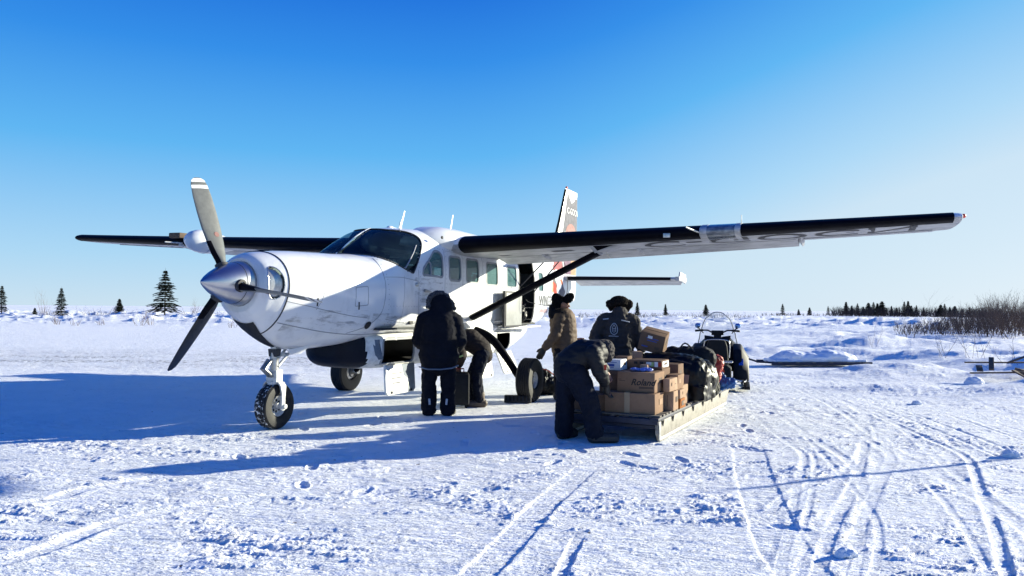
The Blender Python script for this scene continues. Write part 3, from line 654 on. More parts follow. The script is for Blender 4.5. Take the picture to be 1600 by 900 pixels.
# cabin interior seen through the openings
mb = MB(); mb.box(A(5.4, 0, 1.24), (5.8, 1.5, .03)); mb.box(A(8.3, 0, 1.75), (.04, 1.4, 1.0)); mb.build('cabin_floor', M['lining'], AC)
for y_ in (.36, -.36):
    mb = MB(); mb.box(A(3.95, y_, 1.55), (.48, .46, .16)); mb.box(A(4.2, y_, 1.88), (.12, .46, .66), Matrix.Rotation(R(-8), 3, 'Y')); mb.box(A(4.24, y_, 2.3), (.08, .26, .18)); mb.build('cockpit_seat', M['seat'], AC, bevel=.03)
mb = MB(); mb.box(A(2.95, 0, 1.98), (.30, 1.3, .36)); mb.build('instrument_panel', M['lining'], AC, bevel=.05)
# nose details
mb = MB()
prof = [(0, .001), (.03, .032), (.09, .078), (.18, .132), (.28, .180), (.38, .216), (.48, .243), (.56, .262), (.60, .268), (.62, .262)]
mb.lathe([(s, r) for s, r in prof], A(0, 0, 1.80), (-1, 0, 0), 40); mb.build('spinner', M['alu'], AC)
mb = MB(); mb.lathe([(.478, .2445), (.486, .2465)], A(0, 0, 1.80), (-1, 0, 0), 40); mb.lathe([(.60, .10), (.60, .272), (.625, .272), (.625, .10)], A(0, 0, 1.80), (-1, 0, 0), 40); mb.build('spinner_backplate', M['seam'], AC)

# propeller blades (feathered)
HUB = A(.40, 0, 1.80)
def blade(phi):
    """phi: angle from up, positive to port"""
    rad = Vector((0, math.sin(phi), math.cos(phi))); ax = Vector((1, 0, 0)); tan = rad.cross(ax)   # tan: rotation side
    rot_dir = Vector((0, -math.cos(phi), math.sin(phi)))   # clockwise seen from the cabin: top blade moves to starboard
    K = [(.16, .050, 1.0, 80), (.26, .055, .9, 82), (.36, .095, .42, 84), (.50, .118, .22, 82), (.70, .130, .13, 79), (.90, .130, .095, 77), (1.10, .122, .075, 75), (1.25, .105, .06, 74), (1.31, .085, .05, 74), (1.345, .035, .05, 74)]
    rings = []; n = 20
    for r_, hc, th, be in K:
        be = R(be); fwd = Vector((1, 0, 0))
        ch = (rot_dir*math.cos(be)+fwd*math.sin(be)).normalized()      # leading edge direction
        nrm = rad.cross(ch).normalized()
        if nrm.dot(fwd*math.cos(be)-rot_dir*math.sin(be)) < 0: nrm = -nrm   # camber side
        ring = []
        for j in range(n):
            t = 2*math.pi*j/n; ring.append(HUB+rad*r_+ch*(hc*math.cos(t))+nrm*(hc*th*math.sin(t)*(1.25 if math.sin(t) > 0 else .75)))
        rings.append(ring)
    def sub(r0, r1, off=0.0, jr=None):
        out = []
        for r_ in np.linspace(r0, r1, 5):
            k = max(i for i in range(len(K)) if K[i][0] <= r_+1e-9); k = min(k, len(K)-2); t = (r_-K[k][0])/(K[k+1][0]-K[k][0])
            ring = [rings[k][j].lerp(rings[k+1][j], t) for j in range(n)]; c = sum(ring, Vector())/n
            ring = [c+(p-c)*(1+off)+(p-c).normalized()*.0025 for p in ring]
            out.append(ring if jr is None else [ring[j % n] for j in jr])
        return out
    m = MB(); m.loft(rings); b = m.build('propeller_blade', [M['bladegrey'], M['bladeblack']], AC, ang=50)
    # rear side black
    for p in b.data.polygons:
        c = p.center-HUB; r_ = c.dot(rad); be = R(78); nn = Vector((1, 0, 0))*math.cos(be)-rot_dir*math.sin(be)
        if p.normal.dot(nn) < -.05: p.material_index = 1
    cam_j = list(range(1, 10))
    for r0, r1 in ((1.285, 1.335), (1.20, 1.245)):
        m = MB(); m.loft(sub(r0, r1, jr=cam_j), 0, False, closed=False); m.build('tip_stripe', M['stripe'], b, fix=False)
    m = MB(); m.loft(sub(.20, .52, jr=[-4, -3, -2, -1, 0, 1, 2, 3]), 0, False, closed=False); m.build('blade_boot', M['boot'], b, fix=False)
    m = MB(); c = HUB+rad*.60; ch = (rot_dir*math.cos(R(80))+Vector((1, 0, 0))*math.sin(R(80))); nn = Vector((1, 0, 0))*math.cos(R(80))-rot_dir*math.sin(R(80))
    m.lathe([(0, .001), (0, .032), (.002, .032), (.002, .001)], c-ch*.03+nn*.028, nn, 18); m.build('blade_decal', M['salmon'], b)
    m = MB(); m.lathe([(.10, .075), (.235, .075), (.24, .05)], HUB, rad, 20); m.build('blade_root_boss', M['seam'], b)
    return b
for k in range(3): blade(-.3787+k*2*math.pi/3)

# ---- wings
def af(c, t, n=18):
    """closed airfoil outline: list of (x from LE, z) upper TE->LE->lower TE"""
    xs = [.5*(1-math.cos(math.pi*i/n)) for i in range(n+1)]
    yt = lambda x: 5*t*(.2969*math.sqrt(x)-.126*x-.3516*x*x+.2843*x**3-.1036*x**4)
    cam_ = lambda x: .02*(2*x*.4-x*x)/.16 if x < .4 else .02*((1-.8)+.8*x-x*x)/.36
    return [(x*c, (cam_(x)+yt(x))*c) for x in xs[::-1]]+[(x*c, (cam_(x)-yt(x))*c) for x in xs[1:]]
def wing_at(y):
    t = (abs(y)-.9)/7.03; return 4.43+.06*t, 2.555+.262*t-.03*t*(1-t), 1.98-.74*t, .165-.045*t     # LE s, LE z, chord, thickness
def wring(y, off=0.0, inc=R(2.2)):
    s0, z0, c, t = wing_at(y); out = []; fl = R(15) if .95 < abs(y) < 5.955 else R(2) if abs(y) < 7.7 else 0
    for x, z in af(c, t):
        if fl and x > .72*c: x, z = .72*c+(x-.72*c)*math.cos(fl)+(z+.03*c)*math.sin(fl)*.3, z-(x-.72*c)*math.sin(fl)
        out.append(A(s0+x*math.cos(inc)+z*math.sin(inc), y, z0+z*math.cos(inc)-x*math.sin(inc)))
    if off:
        c_ = out[len(out)//2]; n = len(out)
        res = []
        for i in range(n):
            a, b = out[max(i-1, 0)], out[min(i+1, n-1)]; d = (b-a).normalized(); nv = Vector((d.z, 0, -d.x)); res.append((out[i]+nv*off, out[i]-nv*off))
        m_ = Vector((-(s0+c*.4), y, z0))
        out = [p if (p-m_).length > (q-m_).length else q for p, q in res]
    return out
def wing(side):
    w = MB(); ys = [.55, .94, .96, 1.5, 2.5, 3.3, 4.0, 4.8, 5.6, 5.95, 5.96, 6.4, 7.2, 7.69, 7.75]
    rings = [wring(y*side) for y in ys]
    # rounded tip cap
    for y, k in ((7.84, .985), (7.90, .94), (7.935, .82), (7.945, .6)):
        r = wring(y*side); s0, z0, c, t = wing_at(y); cc = A(s0+c*.52, y*side, z0+.02)
        rings.append([Vector((cc.x+(p.x-cc.x)*(1-(1-k)*.35), p.y, cc.z+(p.z-cc.z)*k)) for p in r])
    w.loft(rings); o = w.build('wing', [M['white'], M['under']], AC, ang=35)
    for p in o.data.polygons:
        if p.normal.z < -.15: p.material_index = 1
    n = len(rings[0]); le = n//2
    def boot(y0, y1, ku=4, kl=4, nm='deicing_boot'):
        m = MB(); yy = np.linspace(y0, y1, 7)
        outer = [wring(y*side, .005)[le-ku:le+kl+1] for y in yy]; inner = [wring(y*side, -.004)[le-ku:le+kl+1] for y in yy]
        m.loft([list(a)+list(b)[::-1] for a, b in zip(outer, inner)], 0, True); m.build(nm, M['boot'], o, ang=50)
    if side > 0: boot(.93, 4.70); boot(5.26, 7.84)
    else: boot(.93, 4.08); boot(4.80, 7.88)
    m = MB(); m2 = MB()  # ailerons, flaps: gaps under the wing
    for ya, yb in ((1.0, 5.93), (6.0, 7.68)):
        for xf in (.72,):
            P = []
            for y in np.linspace(ya, yb, 8):
                s0, z0, c, t = wing_at(y); inc = R(2.2); zz = -(5*t*(.2969*math.sqrt(xf)-.126*xf-.3516*xf*xf+.2843*xf**3-.1036*xf**4))*c+.02*c*.56
                P.append(A(s0+xf*c, y*side, z0+zz-xf*c*math.sin(inc)-.001))
            m.tube(P, .010, 6)
    m.build('flap_gap', M['softseam'], o)
    for y in (1.9, 3.55, 6.0) if side > 0 else (3.0, 5.6):   # flap and aileron hinge fairings
        s0, z0, c, t = wing_at(y); m = MB(); zc = z0-.06-t*c*.30
        m.loft([[A(s0+c*f, (y+dy*k)*side, zc+zo+dz*k) for dy, dz in ((-.03, .07), (.03, .07), (.03, -.02), (0, -.05), (-.03, -.02))] for f, k, zo in ((.60, .3, .05), (.72, 1, .03), (.90, 1.1, .02), (1.02, .8, .0), (1.10, .2, -.03))])
        m.build('hinge_fairing', M['under'], o, ang=30)
    # static wick / tie-down
    s0, z0, c, t = wing_at(6.6)
    m = MB(); m.tube([A(s0+1.3, 6.6*side, z0), A(s0+1.5, 6.6*side, z0-.02)], .004, 5); m.build('static_wick', M['metal'], o)
    return o
wp = wing(1); wsb = wing(-1)
def under_pt(y, xf, off=.004):
    s0, z0, c, t = wing_at(y); inc = R(2.2)
    yt = 5*t*(.2969*math.sqrt(xf)-.126*xf-.3516*xf*xf+.2843*xf**3-.1036*xf**4); cb = .02*(.8*xf-xf*xf)/.16 if xf < .4 else .02*(.2+.8*xf-xf*xf)/.36
    x = xf*c; z = (cb-yt)*c-off; s_ = s0+x*math.cos(inc)+z*math.sin(inc); return A(s_, y, z0+z*math.cos(inc)-x*math.sin(inc))
def text_mesh(txt, size=1.0, extrude=.0, shear=0.0, bold=0.0):
    cu = bpy.data.curves.new('lettering', 'FONT'); cu.body = txt; cu.size = size; cu.shear = shear; cu.offset = bold; cu.resolution_u = 3
    o = bpy.data.objects.new('tmp', cu); COL.objects.link(o); bpy.context.view_layer.update()
    me = bpy.data.meshes.new_from_object(o.evaluated_get(bpy.context.evaluated_depsgraph_get())); bpy.data.objects.remove(o)
    return me
def place_text(txt, size, fn, m, parent, name='lettering', shear=0.0, sub=True):
    """fn maps text-plane (x,y) to a 3D point; thin raised print"""
    me = text_mesh(txt, size, shear=shear); co = [fn(v.co.x, v.co.y) for v in me.vertices]
    for v, c in zip(me.vertices, co): v.co = c
    me.name = name; return link(name, me, m, parent)
ink = M['seam']
def wing_text(x, y): # reads from below, nose up: along span
    yy = 3.55+x; xf = .80-y/1.7; return under_pt(yy, min(max(xf, .05), .97), .006)
# registration under the port wing
letters = place_text('C-GOCN', 1.05, lambda x, y: under_pt(3.75+x*.88, min(max(.14+y*.62, .05), .71), .006), M['seam'], wp)
# landing light on the port leading edge
m = MB(); yy = np.linspace(4.80, 5.18, 5); le = 18
m.loft([list(wring(y, .007)[le-5:le+6])+list(wring(y, -.002)[le-5:le+6])[::-1] for y in yy]); m.build('landing_light', M['lens'], wp, ang=60)
m = MB()
for y0, y1 in ((4.71, 4.80), (5.18, 5.25)): m.loft([list(wring(y, .009)[le-6:le+8])+list(wring(y, -.002)[le-6:le+8])[::-1] for y in (y0, y1)])
m.build('light_frame', M['under'], wp, ang=60)
s0, z0, c, t = wing_at(4.75); m = MB(); m.tube([A(s0+.05, 4.72, z0-.02), A(s0-.20, 4.60, z0+.02), A(s0-.34, 4.58, z0+.03)], [.012, .012, .009], 8); m.build('pitot_tube', M['metal'], wp)
s0, z0, c, t = wing_at(5.27); m = MB(); m.tube([A(s0+.03, 5.27, z0+.08), A(s0+.03, 5.27, z0+.20)], .006, 6); m.build('stall_vane', M['metal'], wp)
s0, z0, c, t = wing_at(4.2); m = MB(); m.box(A(s0-.012, 4.25, z0-.03), (.02, .10, .06)); m.build('stall_heater', M['metal'], wp, bevel=.006)
m = MB(); s0, z0, c, t = wing_at(7.9); m.ell(A(s0+.22, 7.965, z0+.03), (.07, .03, .028)); m.build('navigation_light', M['red'], wp)
m = MB()
for y, xf, dx, dy in ((2.3, .28, .22, .35), (1.25, .40, .26, .2), (6.6, .30, .06, .10)):
    m.add([under_pt(y+a*dy, xf+b*dx/2, .005) for a, b in ((0, 0), (1, 0), (1, 1), (0, 1))], [(0, 1, 2, 3)])
m.build('access_panel', M['tailgrey'], wp, fix=False)
# radar pod on the starboard wing
m = MB(); s0, z0, c, t = wing_at(4.42)
m.lathe([(-.42, .001), (-.41, .045), (-.37, .10), (-.28, .165), (-.15, .205), (0, .222), (.15, .215), (.45, .17), (.8, .09), (1.1, .01)], A(s0, -4.42, z0-.0), (-1, 0, -.02), 28); rp_ = m.build('radar_pod', M['white'], AC, ang=60)
m = MB(); m.lathe([(-.005, .224), (.005, .2245)], A(s0, -4.42, z0), (-1, 0, -.02), 28); m.build('radome_seam', M['softseam'], rp_)
m = MB(); m.tube([A(s0+.02, -4.95, z0-.02), A(s0-.30, -5.05, z0-.02)], [.014, .012], 8); m.tube([A(s0+.05, -4.95, z0-.06), A(s0-.02, -5.0, z0-.05)], .02, 8); m.build('pitot_tube', M['gearwhite'], wsb)
m = MB(); m.loft([[A(s0-.02+a, -5.0+b, z0+.07+h_) for a, b in ((-.10, -.16), (.12, -.16), (.12, .12), (-.10, .12))] for h_ in (0, .07, .10)]); m.build('landing_light_hood', M['brown'], wsb, bevel=.02)
# wing root fairings and roof
for sd_ in (1, -1):
    m = MB(); g = []
    for s_, k in ((3.72, .02), (3.85, .32), (4.02, .62), (4.2, .85), (4.40, 1.0), (4.9, 1.05), (5.6, 1.0), (6.3, .85), (6.9, .45), (7.5, .05)):
        g.append([A(s_, sd_*(.30+.56*k*math.cos(an)**.6 if an < 1.57 else .30), 2.62-.06*(1-k)+(.03+.20*k)*math.sin(an)) for an in np.linspace(-.9, math.pi/2, 9)]+[A(s_, sd_*.28, 2.50)])
    for row in g:
        for p in row:
            if not isinstance(p.y, float): pass
    m.loft(g); m.build('wing_root_fairing', M['white'], AC, ang=50)
    m = MB(); m.ell(A(4.02, sd_*.86, 2.63), (.035, .014, .026), n=10); m.build('air_vent', M['dark'], AC)
# struts
for sd_ in (1, -1):
    a = A(4.98, sd_*.84, 1.34); b = A(4.93, sd_*3.14, 2.46); d = (b-a)
    def strut_ring(p, k, ch=.125, th=.044):
        ax = Vector((1, 0, 0)); nv = d.normalized().cross(ax).normalized()
        return [p+ax*(ch*k*math.cos(t))+nv*(th*k*math.sin(t)) for t in [2*math.pi*j/16 for j in range(16)]]
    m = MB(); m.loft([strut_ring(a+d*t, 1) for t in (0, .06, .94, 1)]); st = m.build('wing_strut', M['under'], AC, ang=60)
    m = MB(); m.loft([[p+Vector((.004, 0, 0))+(p-(a+d*t)).normalized()*.005 for p in strut_ring(a+d*t, 1)][j] for j in (list(range(-6, 7)))] and [[(lambda pp: pp+(pp-(a+d*t)).normalized()*.006)(strut_ring(a+d*t, 1)[j % 16]) for j in range(-6, 7)] for t in np.linspace(.045, .985, 6)], 0, False, closed=False); m.build('strut_boot', M['boot'], st, fix=False)
    # triangular cuff under the wing
    e0 = A(4.62, sd_*3.02, 2.56); m = MB()
    tri = [A(4.66, sd_*2.95, 2.585), A(4.72, sd_*3.65, 2.60), A(4.80, sd_*3.08, 2.42)]
    tri2 = [A(5.35, sd_*3.0, 2.54), A(5.30, sd_*3.65, 2.56), A(5.15, sd_*3.10, 2.42)]
    m.loft([tri, tri2]); cf = m.build('strut_cuff', M['under'], AC, bevel=.012)
    m = MB(); c = sum(tri, Vector())/3; m.add([c+(p-c)*.66+Vector((.012, 0, -.004)) for p in tri], [(0, 1, 2)]); m.build('cuff_panel', M['boot'], cf, fix=False)
    m = MB(); m.tube([A(5.0, sd_*3.2, 2.46), A(5.06, sd_*3.24, 2.36)], .010, 6); m.build('tie_down', M['metal'], cf)
    m = MB(); m.loft([[A(4.98+f, sd_*(.80+q), 1.30+z_) for f, z_ in ((-.22*k, 0), (0, .10*k), (.22*k, 0), (0, -.10*k))] for q, k in ((0, 1.2), (.06, 1), (.12, .8))]); m.build('strut_foot_fairing', M['white_dirty'], AC, bevel=.02)
# antennas on the roof
for s_, y_, h_, nm in ((4.20, 0, .30, 'antenna'), (5.89, 0, .42, 'antenna')):
    zt_ = FUS.P(s_, 0).z+(.02 if s_ < 4.5 else .02); m = MB()
    m.loft([[A(s_+lean+ch*math.cos(t), th*math.sin(t), zt_+z_) for t in [2*math.pi*j/10 for j in range(10)]] for z_, lean, ch, th in ((-.05, -.02, .06, .012), (.05, 0, .042, .009), (h_*.6, .07, .026, .007), (h_, .12, .018, .005))]); m.build(nm, M['white'], AC, ang=50)
m = MB(); zt_ = FUS.P(3.9, 0).z; m.ell(A(3.9, 0, zt_+.01), (.09, .05, .035)); m.build('beacon_base', M['white'], AC)
m = MB(); p_ = FUS.P(3.55, .38, 1, 0); m.tube([p_, p_+Vector((-.02, 0, .13))], [.009, .006], 6); m.build('temperature_probe', M['metal'], AC)

# ---- tail
def finr(z):   # LE s, TE s, half thickness
    t = (z-2.3)/(4.62-2.3); return 11.02+1.16*t, 13.12, .075-.045*t
def fring(z, y=0):
    l_, t_, h_ = finr(z); c = t_-l_; xs = [0, .02, .06, .14, .3, .5, .7, .85, 1]
    yt = [0, .35, .6, .85, 1, .92, .65, .38, .04]
    return [A(l_+x*c, q*h_, z) for x, q in zip(xs, yt)]+[A(l_+x*c, -q*h_, z) for x, q in list(zip(xs, yt))[::-1][:-1]]
m = MB(); m.loft([fring(z) for z in (2.0, 2.3, 2.8, 3.4, 4.0, 4.4, 4.56)]+[[Vector((p.x*.97-.39*1, p.y*.4, 4.62)) for p in fring(4.56)]]); fin = m.build('vertical_fin', M['white'], AC, ang=60)
def fin_pt(s, z, off=.006, side=1):
    l_, t_, h_ = finr(z); x = (s-l_)/(t_-l_); yt = np.interp(x, [0, .02, .06, .14, .3, .5, .7, .85, 1], [0, .35, .6, .85, 1, .92, .65, .38, .04])
    return A(s, side*(yt*h_+off), z)
def decal(poly, mm, off, fn=fin_pt, name='tail_art'):
    """fan of small cells so that the print follows the curved skin"""
    m = MB(); c = np.mean(poly, axis=0); N = len(poly); K = 4; rows = []
    for k in range(K+1): rows.append([fn(c[0]+(p[0]-c[0])*max(k/K, .001), c[1]+(p[1]-c[1])*max(k/K, .001), off) for p in poly])
    m.loft(rows, 0, False); return m.build(name, mm, fin, fix=False, ang=180)
def arc(cx, cz, rx, rz, a0, a1, n=12): return [(cx+rx*math.cos(R(a0+(a1-a0)*k/n)), cz+rz*math.sin(R(a0+(a1-a0)*k/n))) for k in range(n+1)]
decal([(11.86, 3.40), (12.26, 4.50), (13.10, 4.50), (13.10, 3.40)], M['tailgrey'], .004)
decal([(12.5, 4.44), (12.55, 4.58), (13.0, 4.56), (13.06, 4.44)], M['white_dirty'], .005)
decal(arc(12.55, 3.40, .5, .34, 0, 180), M['salmon'], .007)
decal([(11.55, 2.95), (11.80, 3.42), (13.08, 3.42), (13.08, 2.95)], M['salmon'], .0055)
decal(arc(12.35, 2.98, .42, .30, 0, 180), M['pink'], .010)
decal([(11.0+.16, 2.42), (11.28, 2.85), (11.75, 2.85), (11.9, 2.42)], M['pink'], .0055)
decal([(11.9, 2.42), (11.78, 2.95), (12.5, 2.95), (12.55, 2.42)], M['purple'], .007)
decal([(12.50, 2.42), (12.45, 2.98), (13.08, 2.98), (13.08, 2.42)], M['peach'], .0065)
decal([(11.88, 2.42), (11.94, 2.42), (11.88, 2.90), (11.82, 2.90)], M['white'], .011)
decal([(11.30, 2.86), (11.55, 3.20), (11.62, 3.1), (11.45, 2.86)], M['tailgrey'], .009)
place_text('C-GOCN', .24, lambda x, y: fin_pt(12.18+x*.98, 3.98+y*.95, .012), M['stripe'], fin)
m = MB(); m.tube([A(11.0, 0, 2.9-.18), A(11.25, 0, 2.95), A(11.72, 0, 3.72), A(12.165, 0, 4.58)], [.03, .035, .033, .03], 10); m.build('fin_boot', M['boot'], fin)
m = MB(); m.ell(A(12.25, 0, 4.645), (.05, .03, .035)); m.build('beacon', M['red'], fin)
m = MB(); m.loft([[A(s_, q, FUS.P(s_, 0).z-.05) for q in (-.06, .06)]+[A(s_, q, FUS.P(s_, 0).z+h_) for q in (.012, -.012)] for s_, h_ in ((8.9, .0), (9.8, .10), (10.6, .26), (11.2, .55))]); m.build('dorsal_fin', M['white'], AC, ang=30)
# tailplane
def stab_ring(y):
    t = abs(y)/3.1; l_ = 11.42+.12*t; c = 1.20-.32*t; z = 2.29
    xs = [0, .02, .06, .14, .3, .5, .6, .8, 1]; yt = [0, .35, .6, .85, 1, .92, .80, .45, .05]; h_ = .065-.02*t
    def el(x, zz):
        e = R(19) if .3 < abs(y) < 2.95 else 0
        return A(l_+(x if x <= .6 or not e else .6+(x-.6)*math.cos(e))*c, y, z+zz-(max(x-.6, 0)*c*math.sin(e)))
    return [el(x, q*h_) for x, q in zip(xs, yt)]+[el(x, -q*h_) for x, q in list(zip(xs, yt))[::-1][:-1]]
for sd_ in (1, -1):
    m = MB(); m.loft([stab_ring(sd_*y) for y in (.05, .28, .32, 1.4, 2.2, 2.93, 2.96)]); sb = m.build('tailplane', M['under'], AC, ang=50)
    m = MB(); m.loft([[Vector((-11.40-.12*y/3.1+.012, sd_*y, 2.29))+Vector((-.13*(1-math.cos(t)), 0, .052*math.sin(t)*(1-.25*y/3.1))) for t in np.linspace(-math.pi*.62, math.pi*.62, 9)] for y in (.35, 1.5, 2.85)], 0, False, closed=False); m.build('deicing_boot', M['boot'], sb, fix=False, ang=80)
    m = MB(); m.box(A(12.02, sd_*3.0, 2.29), (.95, .10, .10)); m.prism([A(11.62, sd_*3.04, 2.26), A(12.45, sd_*3.04, 2.2), A(12.45, sd_*3.04, 2.42), A(11.75, sd_*3.04, 2.46)], (0, -.035*sd_, 0)); m.build('tailplane_finlet', M['under'], sb, bevel=.01)
    m = MB(); m.tube([A(12.13, sd_*.3, 2.24), A(12.07, sd_*2.93, 2.25)], .006, 5); m.build('elevator_gap', M['softseam'], sb)
# fuselage livery
def fus_pt(s, z, off=.004, side=1): return FUS.P(s, FUS.az(s, z), side, off)
def fdecal(poly, mm, off=.004): 
    m = MB(); c = np.mean(poly, axis=0); K = 4
    m.loft([[fus_pt(c[0]+(p[0]-c[0])*max(k/K, .001), c[1]+(p[1]-c[1])*max(k/K, .001), off) for p in poly] for k in range(K+1)], 0, False); m.build('fuselage_art', mm, AC, fix=False, ang=180)
fdecal([(9.75, 1.95), (9.80, 2.18), (10.15, 2.14), (10.28, 1.82), (10.0, 1.80)], M['redart'], .005)
fdecal([(9.80, 2.16), (10.0, 2.28), (10.2, 2.12), (10.35, 1.95), (10.1, 2.10)], M['seam'], .008)
fdecal([(9.62, 1.90), (9.70, 2.15), (9.78, 2.12), (9.76, 1.92)], M['cream'], .004)
fdecal([(9.85, 1.90), (10.2, 1.88), (10.22, 1.70), (10.05, 1.74)], M['salmon'], .007)
fdecal([(10.75, 2.22), (11.0, 2.25), (11.05, 2.14), (10.85, 2.10)], M['orange'], .005)
fdecal([(10.5, 1.95), (11.0, 2.18), (11.35, 1.95), (11.1, 1.75), (10.6, 1.75)], M['tailgrey'], .004)
place_text('WINGS', .34, lambda x, y: fus_pt(8.38+x*1.05, 1.60+y*.95, .008), M['seam'], AC)
place_text('OVER KISSISSING', .11, lambda x, y: fus_pt(8.40+x*1.1, 1.46+y, .008), M['redart'], AC)

# ---- cargo pod
POD = Shell([(2.30, .20, .84, 1.12, 1.0, 2.4, 2.4), (2.36, .34, .76, 1.16, 1.0, 3, 2.8), (2.50, .49, .69, 1.19, 1.0, 4, 3.2), (2.70, .59, .665, 1.19, 1.0, 5, 3.6), (2.98, .64, .655, 1.19, 1.0, 6, 4.5), (3.4, .65, .655, 1.19, 1.0, 6, 5),
             (6.2, .65, .65, 1.19, 1.0, 6, 5), (7.2, .63, .68, 1.19, 1.0, 5, 4), (7.9, .57, .79, 1.20, 1.05, 4, 3.2), (8.6, .44, .99, 1.24, 1.1, 3, 3), (9.3, .14, 1.20, 1.30, 1.25, 2, 2)])
hz = [POD.poly(rrect(a, b, .73, 1.09, .05), 3) for a, b in ((2.80, 3.60), (5.72, 6.34), (6.62, 7.30))]
pr = shell_mesh(POD, 2.30, 9.30, .028, 40, 'cargo_pod', [M['white_dirty'], M['navy']], AC, [(h, 1, None, None, 0) for h in hz], cap0=True)
me = pr['body'].data
for p in me.polygons:
    c = p.center
    if -c.x < 2.56+.05*math.sin(c.z*5)+.22*(1.05-c.z): p.material_index = 1
pr['mk']('pod_lining', pr['faces'], M['dark'], .02, AC)
patch_ol = [(2.60, 1.17), (2.74, 1.17), (2.72, 1.08), (2.76, .95), (2.82, .82), (2.84, .73), (2.76, .72), (2.66, .88), (2.62, 1.02)]
mb = MB(); cc_ = np.mean(patch_ol, axis=0); mb.loft([[POD.P(cc_[0]+(p[0]-cc_[0])*k, POD.az(cc_[0]+(p[0]-cc_[0])*k, cc_[1]+(p[1]-cc_[1])*k), 1, .004) for p in patch_ol] for k in (.01, .3, .6, 1)], 0, False); mb.build('pod_blue_patch', M['patchblue'], AC, fix=False, ang=180)  # irregular blue-grey patch between pod nose and front hatch
for h in hz: mb = MB(); ribbon(mb, POD, h, 1, .03, .004); mb.build('pod_hatch_frame', M['softseam'], AC, fix=False)
def hatch(s0, s1, ang, blue=False):
    """open pod door hanging from its lower hinge"""
    y0, z0 = .655, .725; d = Vector((0, math.sin(ang), -math.cos(ang))); o = A(s0, y0, z0); w = s1-s0; L_ = .43
    pts = [o+Vector((-w*a, 0, 0))+d*(L_*b) for a, b in ((0, 0), (1, 0), (1, .88), (.94, 1), (.06, 1), (0, .88))]
    n = Vector((0, math.cos(ang), math.sin(ang)))
    m = MB(); m.prism(pts, n*-.03); ho = m.build('pod_door', M['white_dirty'], AC, bevel=.004)
    if blue:
        q = [o+Vector((-w*a, 0, 0))+d*(L_*b)+n*.003 for a, b in ((.55, .0), (1.0, .0), (1.0, .9), (.92, .98), (.74, .97), (.80, .55), (.62, .40))]
        m = MB(); m.add(q, [tuple(range(len(q)))]); m.build('door_blue_patch', M['patchblue'], ho, fix=False)  # blue-grey patch over one end of the hanging door
    m = MB()
    for i in range(3): m.box(o+Vector((-w*.35, 0, 0))+d*(L_*(.3+.16*i))+n*.004, (w*(.4-.08*i), .004, .012), Matrix.Rotation(0, 3, 'X'))
    m.build('placard_lines', M['tailgrey'], ho)
    m = MB(); m.lathe([(0, .001), (0, .018), (.012, .018), (.012, .001)], o+Vector((-w*.18, 0, 0))+d*(L_*.92), n, 12); m.build('door_latch', M['dark'], ho); m = MB(); m.lathe([(0, .001), (0, .018), (.012, .018), (.012, .001)], o+Vector((-w*.85, 0, 0))+d*(L_*.92), n, 12); m.build('door_latch', M['dark'], ho)
    m = MB(); m.tube([A(s0+.02, y0+.005, z0), A(s1-.02, y0+.005, z0)], .010, 6); m.build('door_hinge', M['metal'], ho)
hatch(2.80, 3.60, R(4), True); hatch(5.72, 6.34, R(10)); hatch(6.62, 7.30, R(24))
# open cargo door leaves
def slab(pts, th, name, mm, par=AC, bev=.01):
    n = (Vector(pts[1])-Vector(pts[0])).cross(Vector(pts[2])-Vector(pts[0])).normalized(); m = MB(); m.prism(pts, n*th); return m.build(name, mm, par, bevel=bev)
d0 = (A(6.15, .99, 0)-A(7.22, .90, 0)).normalized(); hb = A(7.22, .90, 1.20)
q = [hb, hb+d0*1.02, hb+d0*1.02+Vector((0, 0, .66)), hb+Vector((0, 0, .66))]
dl = slab(q, .05, 'cargo_door', M['seam'], bev=.02)
cq = sum(q, Vector())/4; nd = (q[1]-q[0]).cross(q[2]-q[0]).normalized()
for sgn in (1, -1): 
    m = MB(); off = nd*(.054 if sgn > 0 else -.004); m.prism([cq+(p-cq)*.9+off for p in q], nd*(.006*sgn)); m.build('door_inner_panel', M['doorgrey'], dl, bevel=.004)
m = MB(); m.tube([hb+d0*.2+nd*.07+Vector((0, 0, .45)), hb+d0*.28+nd*.10+Vector((0, 0, .62))], .008, 6); m.build('door_stay', M['seam'], dl)
q = [A(7.25, .80, 2.53), A(8.07, .78, 2.53), A(8.07, 1.50, 2.60), A(7.25, 1.52, 2.60)]
du = slab(q, .04, 'upper_cargo_door', M['doorgrey'])
m = MB()
m.tube([A(8.02, .80, 1.85), A(8.0, 1.1, 2.2), A(7.98, 1.42, 2.56)], .012, 6); m.tube([A(7.3, .80, 1.95), A(7.3, 1.42, 2.56)], .012, 6); m.build('gas_strut', M['seam'], du)
m = MB(); m.tube(crv([tuple(A(7.6, 1.52, 2.60)), tuple(A(7.7, 1.62, 2.3)), tuple(A(7.75, 1.60, 1.8)), tuple(A(7.6, 1.35, 1.62)), tuple(A(7.3, 1.05, 1.66)), tuple(A(7.2, .98, 1.72))], 6), .006, 6); m.build('door_cable', M['seam'], AC)
# door sill, and fairing where the main gear leg enters
m = MB(); m.box(A(7.4, .80, 1.185), (1.9, .12, .03)); m.build('door_sill', M['white_dirty'], AC, bevel=.008)
for sd_ in (1, -1):
    m = MB(); m.loft([[A(s_, sd_*(.70+.16*k*max(math.cos(t), -.2)), 1.20+.18*k*math.sin(t)) for t in np.linspace(-1.3, 1.4, 10)]+[A(s_, sd_*.66, 1.30)] for s_, k in ((4.55, .1), (4.8, .7), (5.1, 1), (5.5, 1.1), (5.9, 1.0), (6.3, .5), (6.55, .1))]); m.build('gear_fairing', M['white'], AC, ang=60)

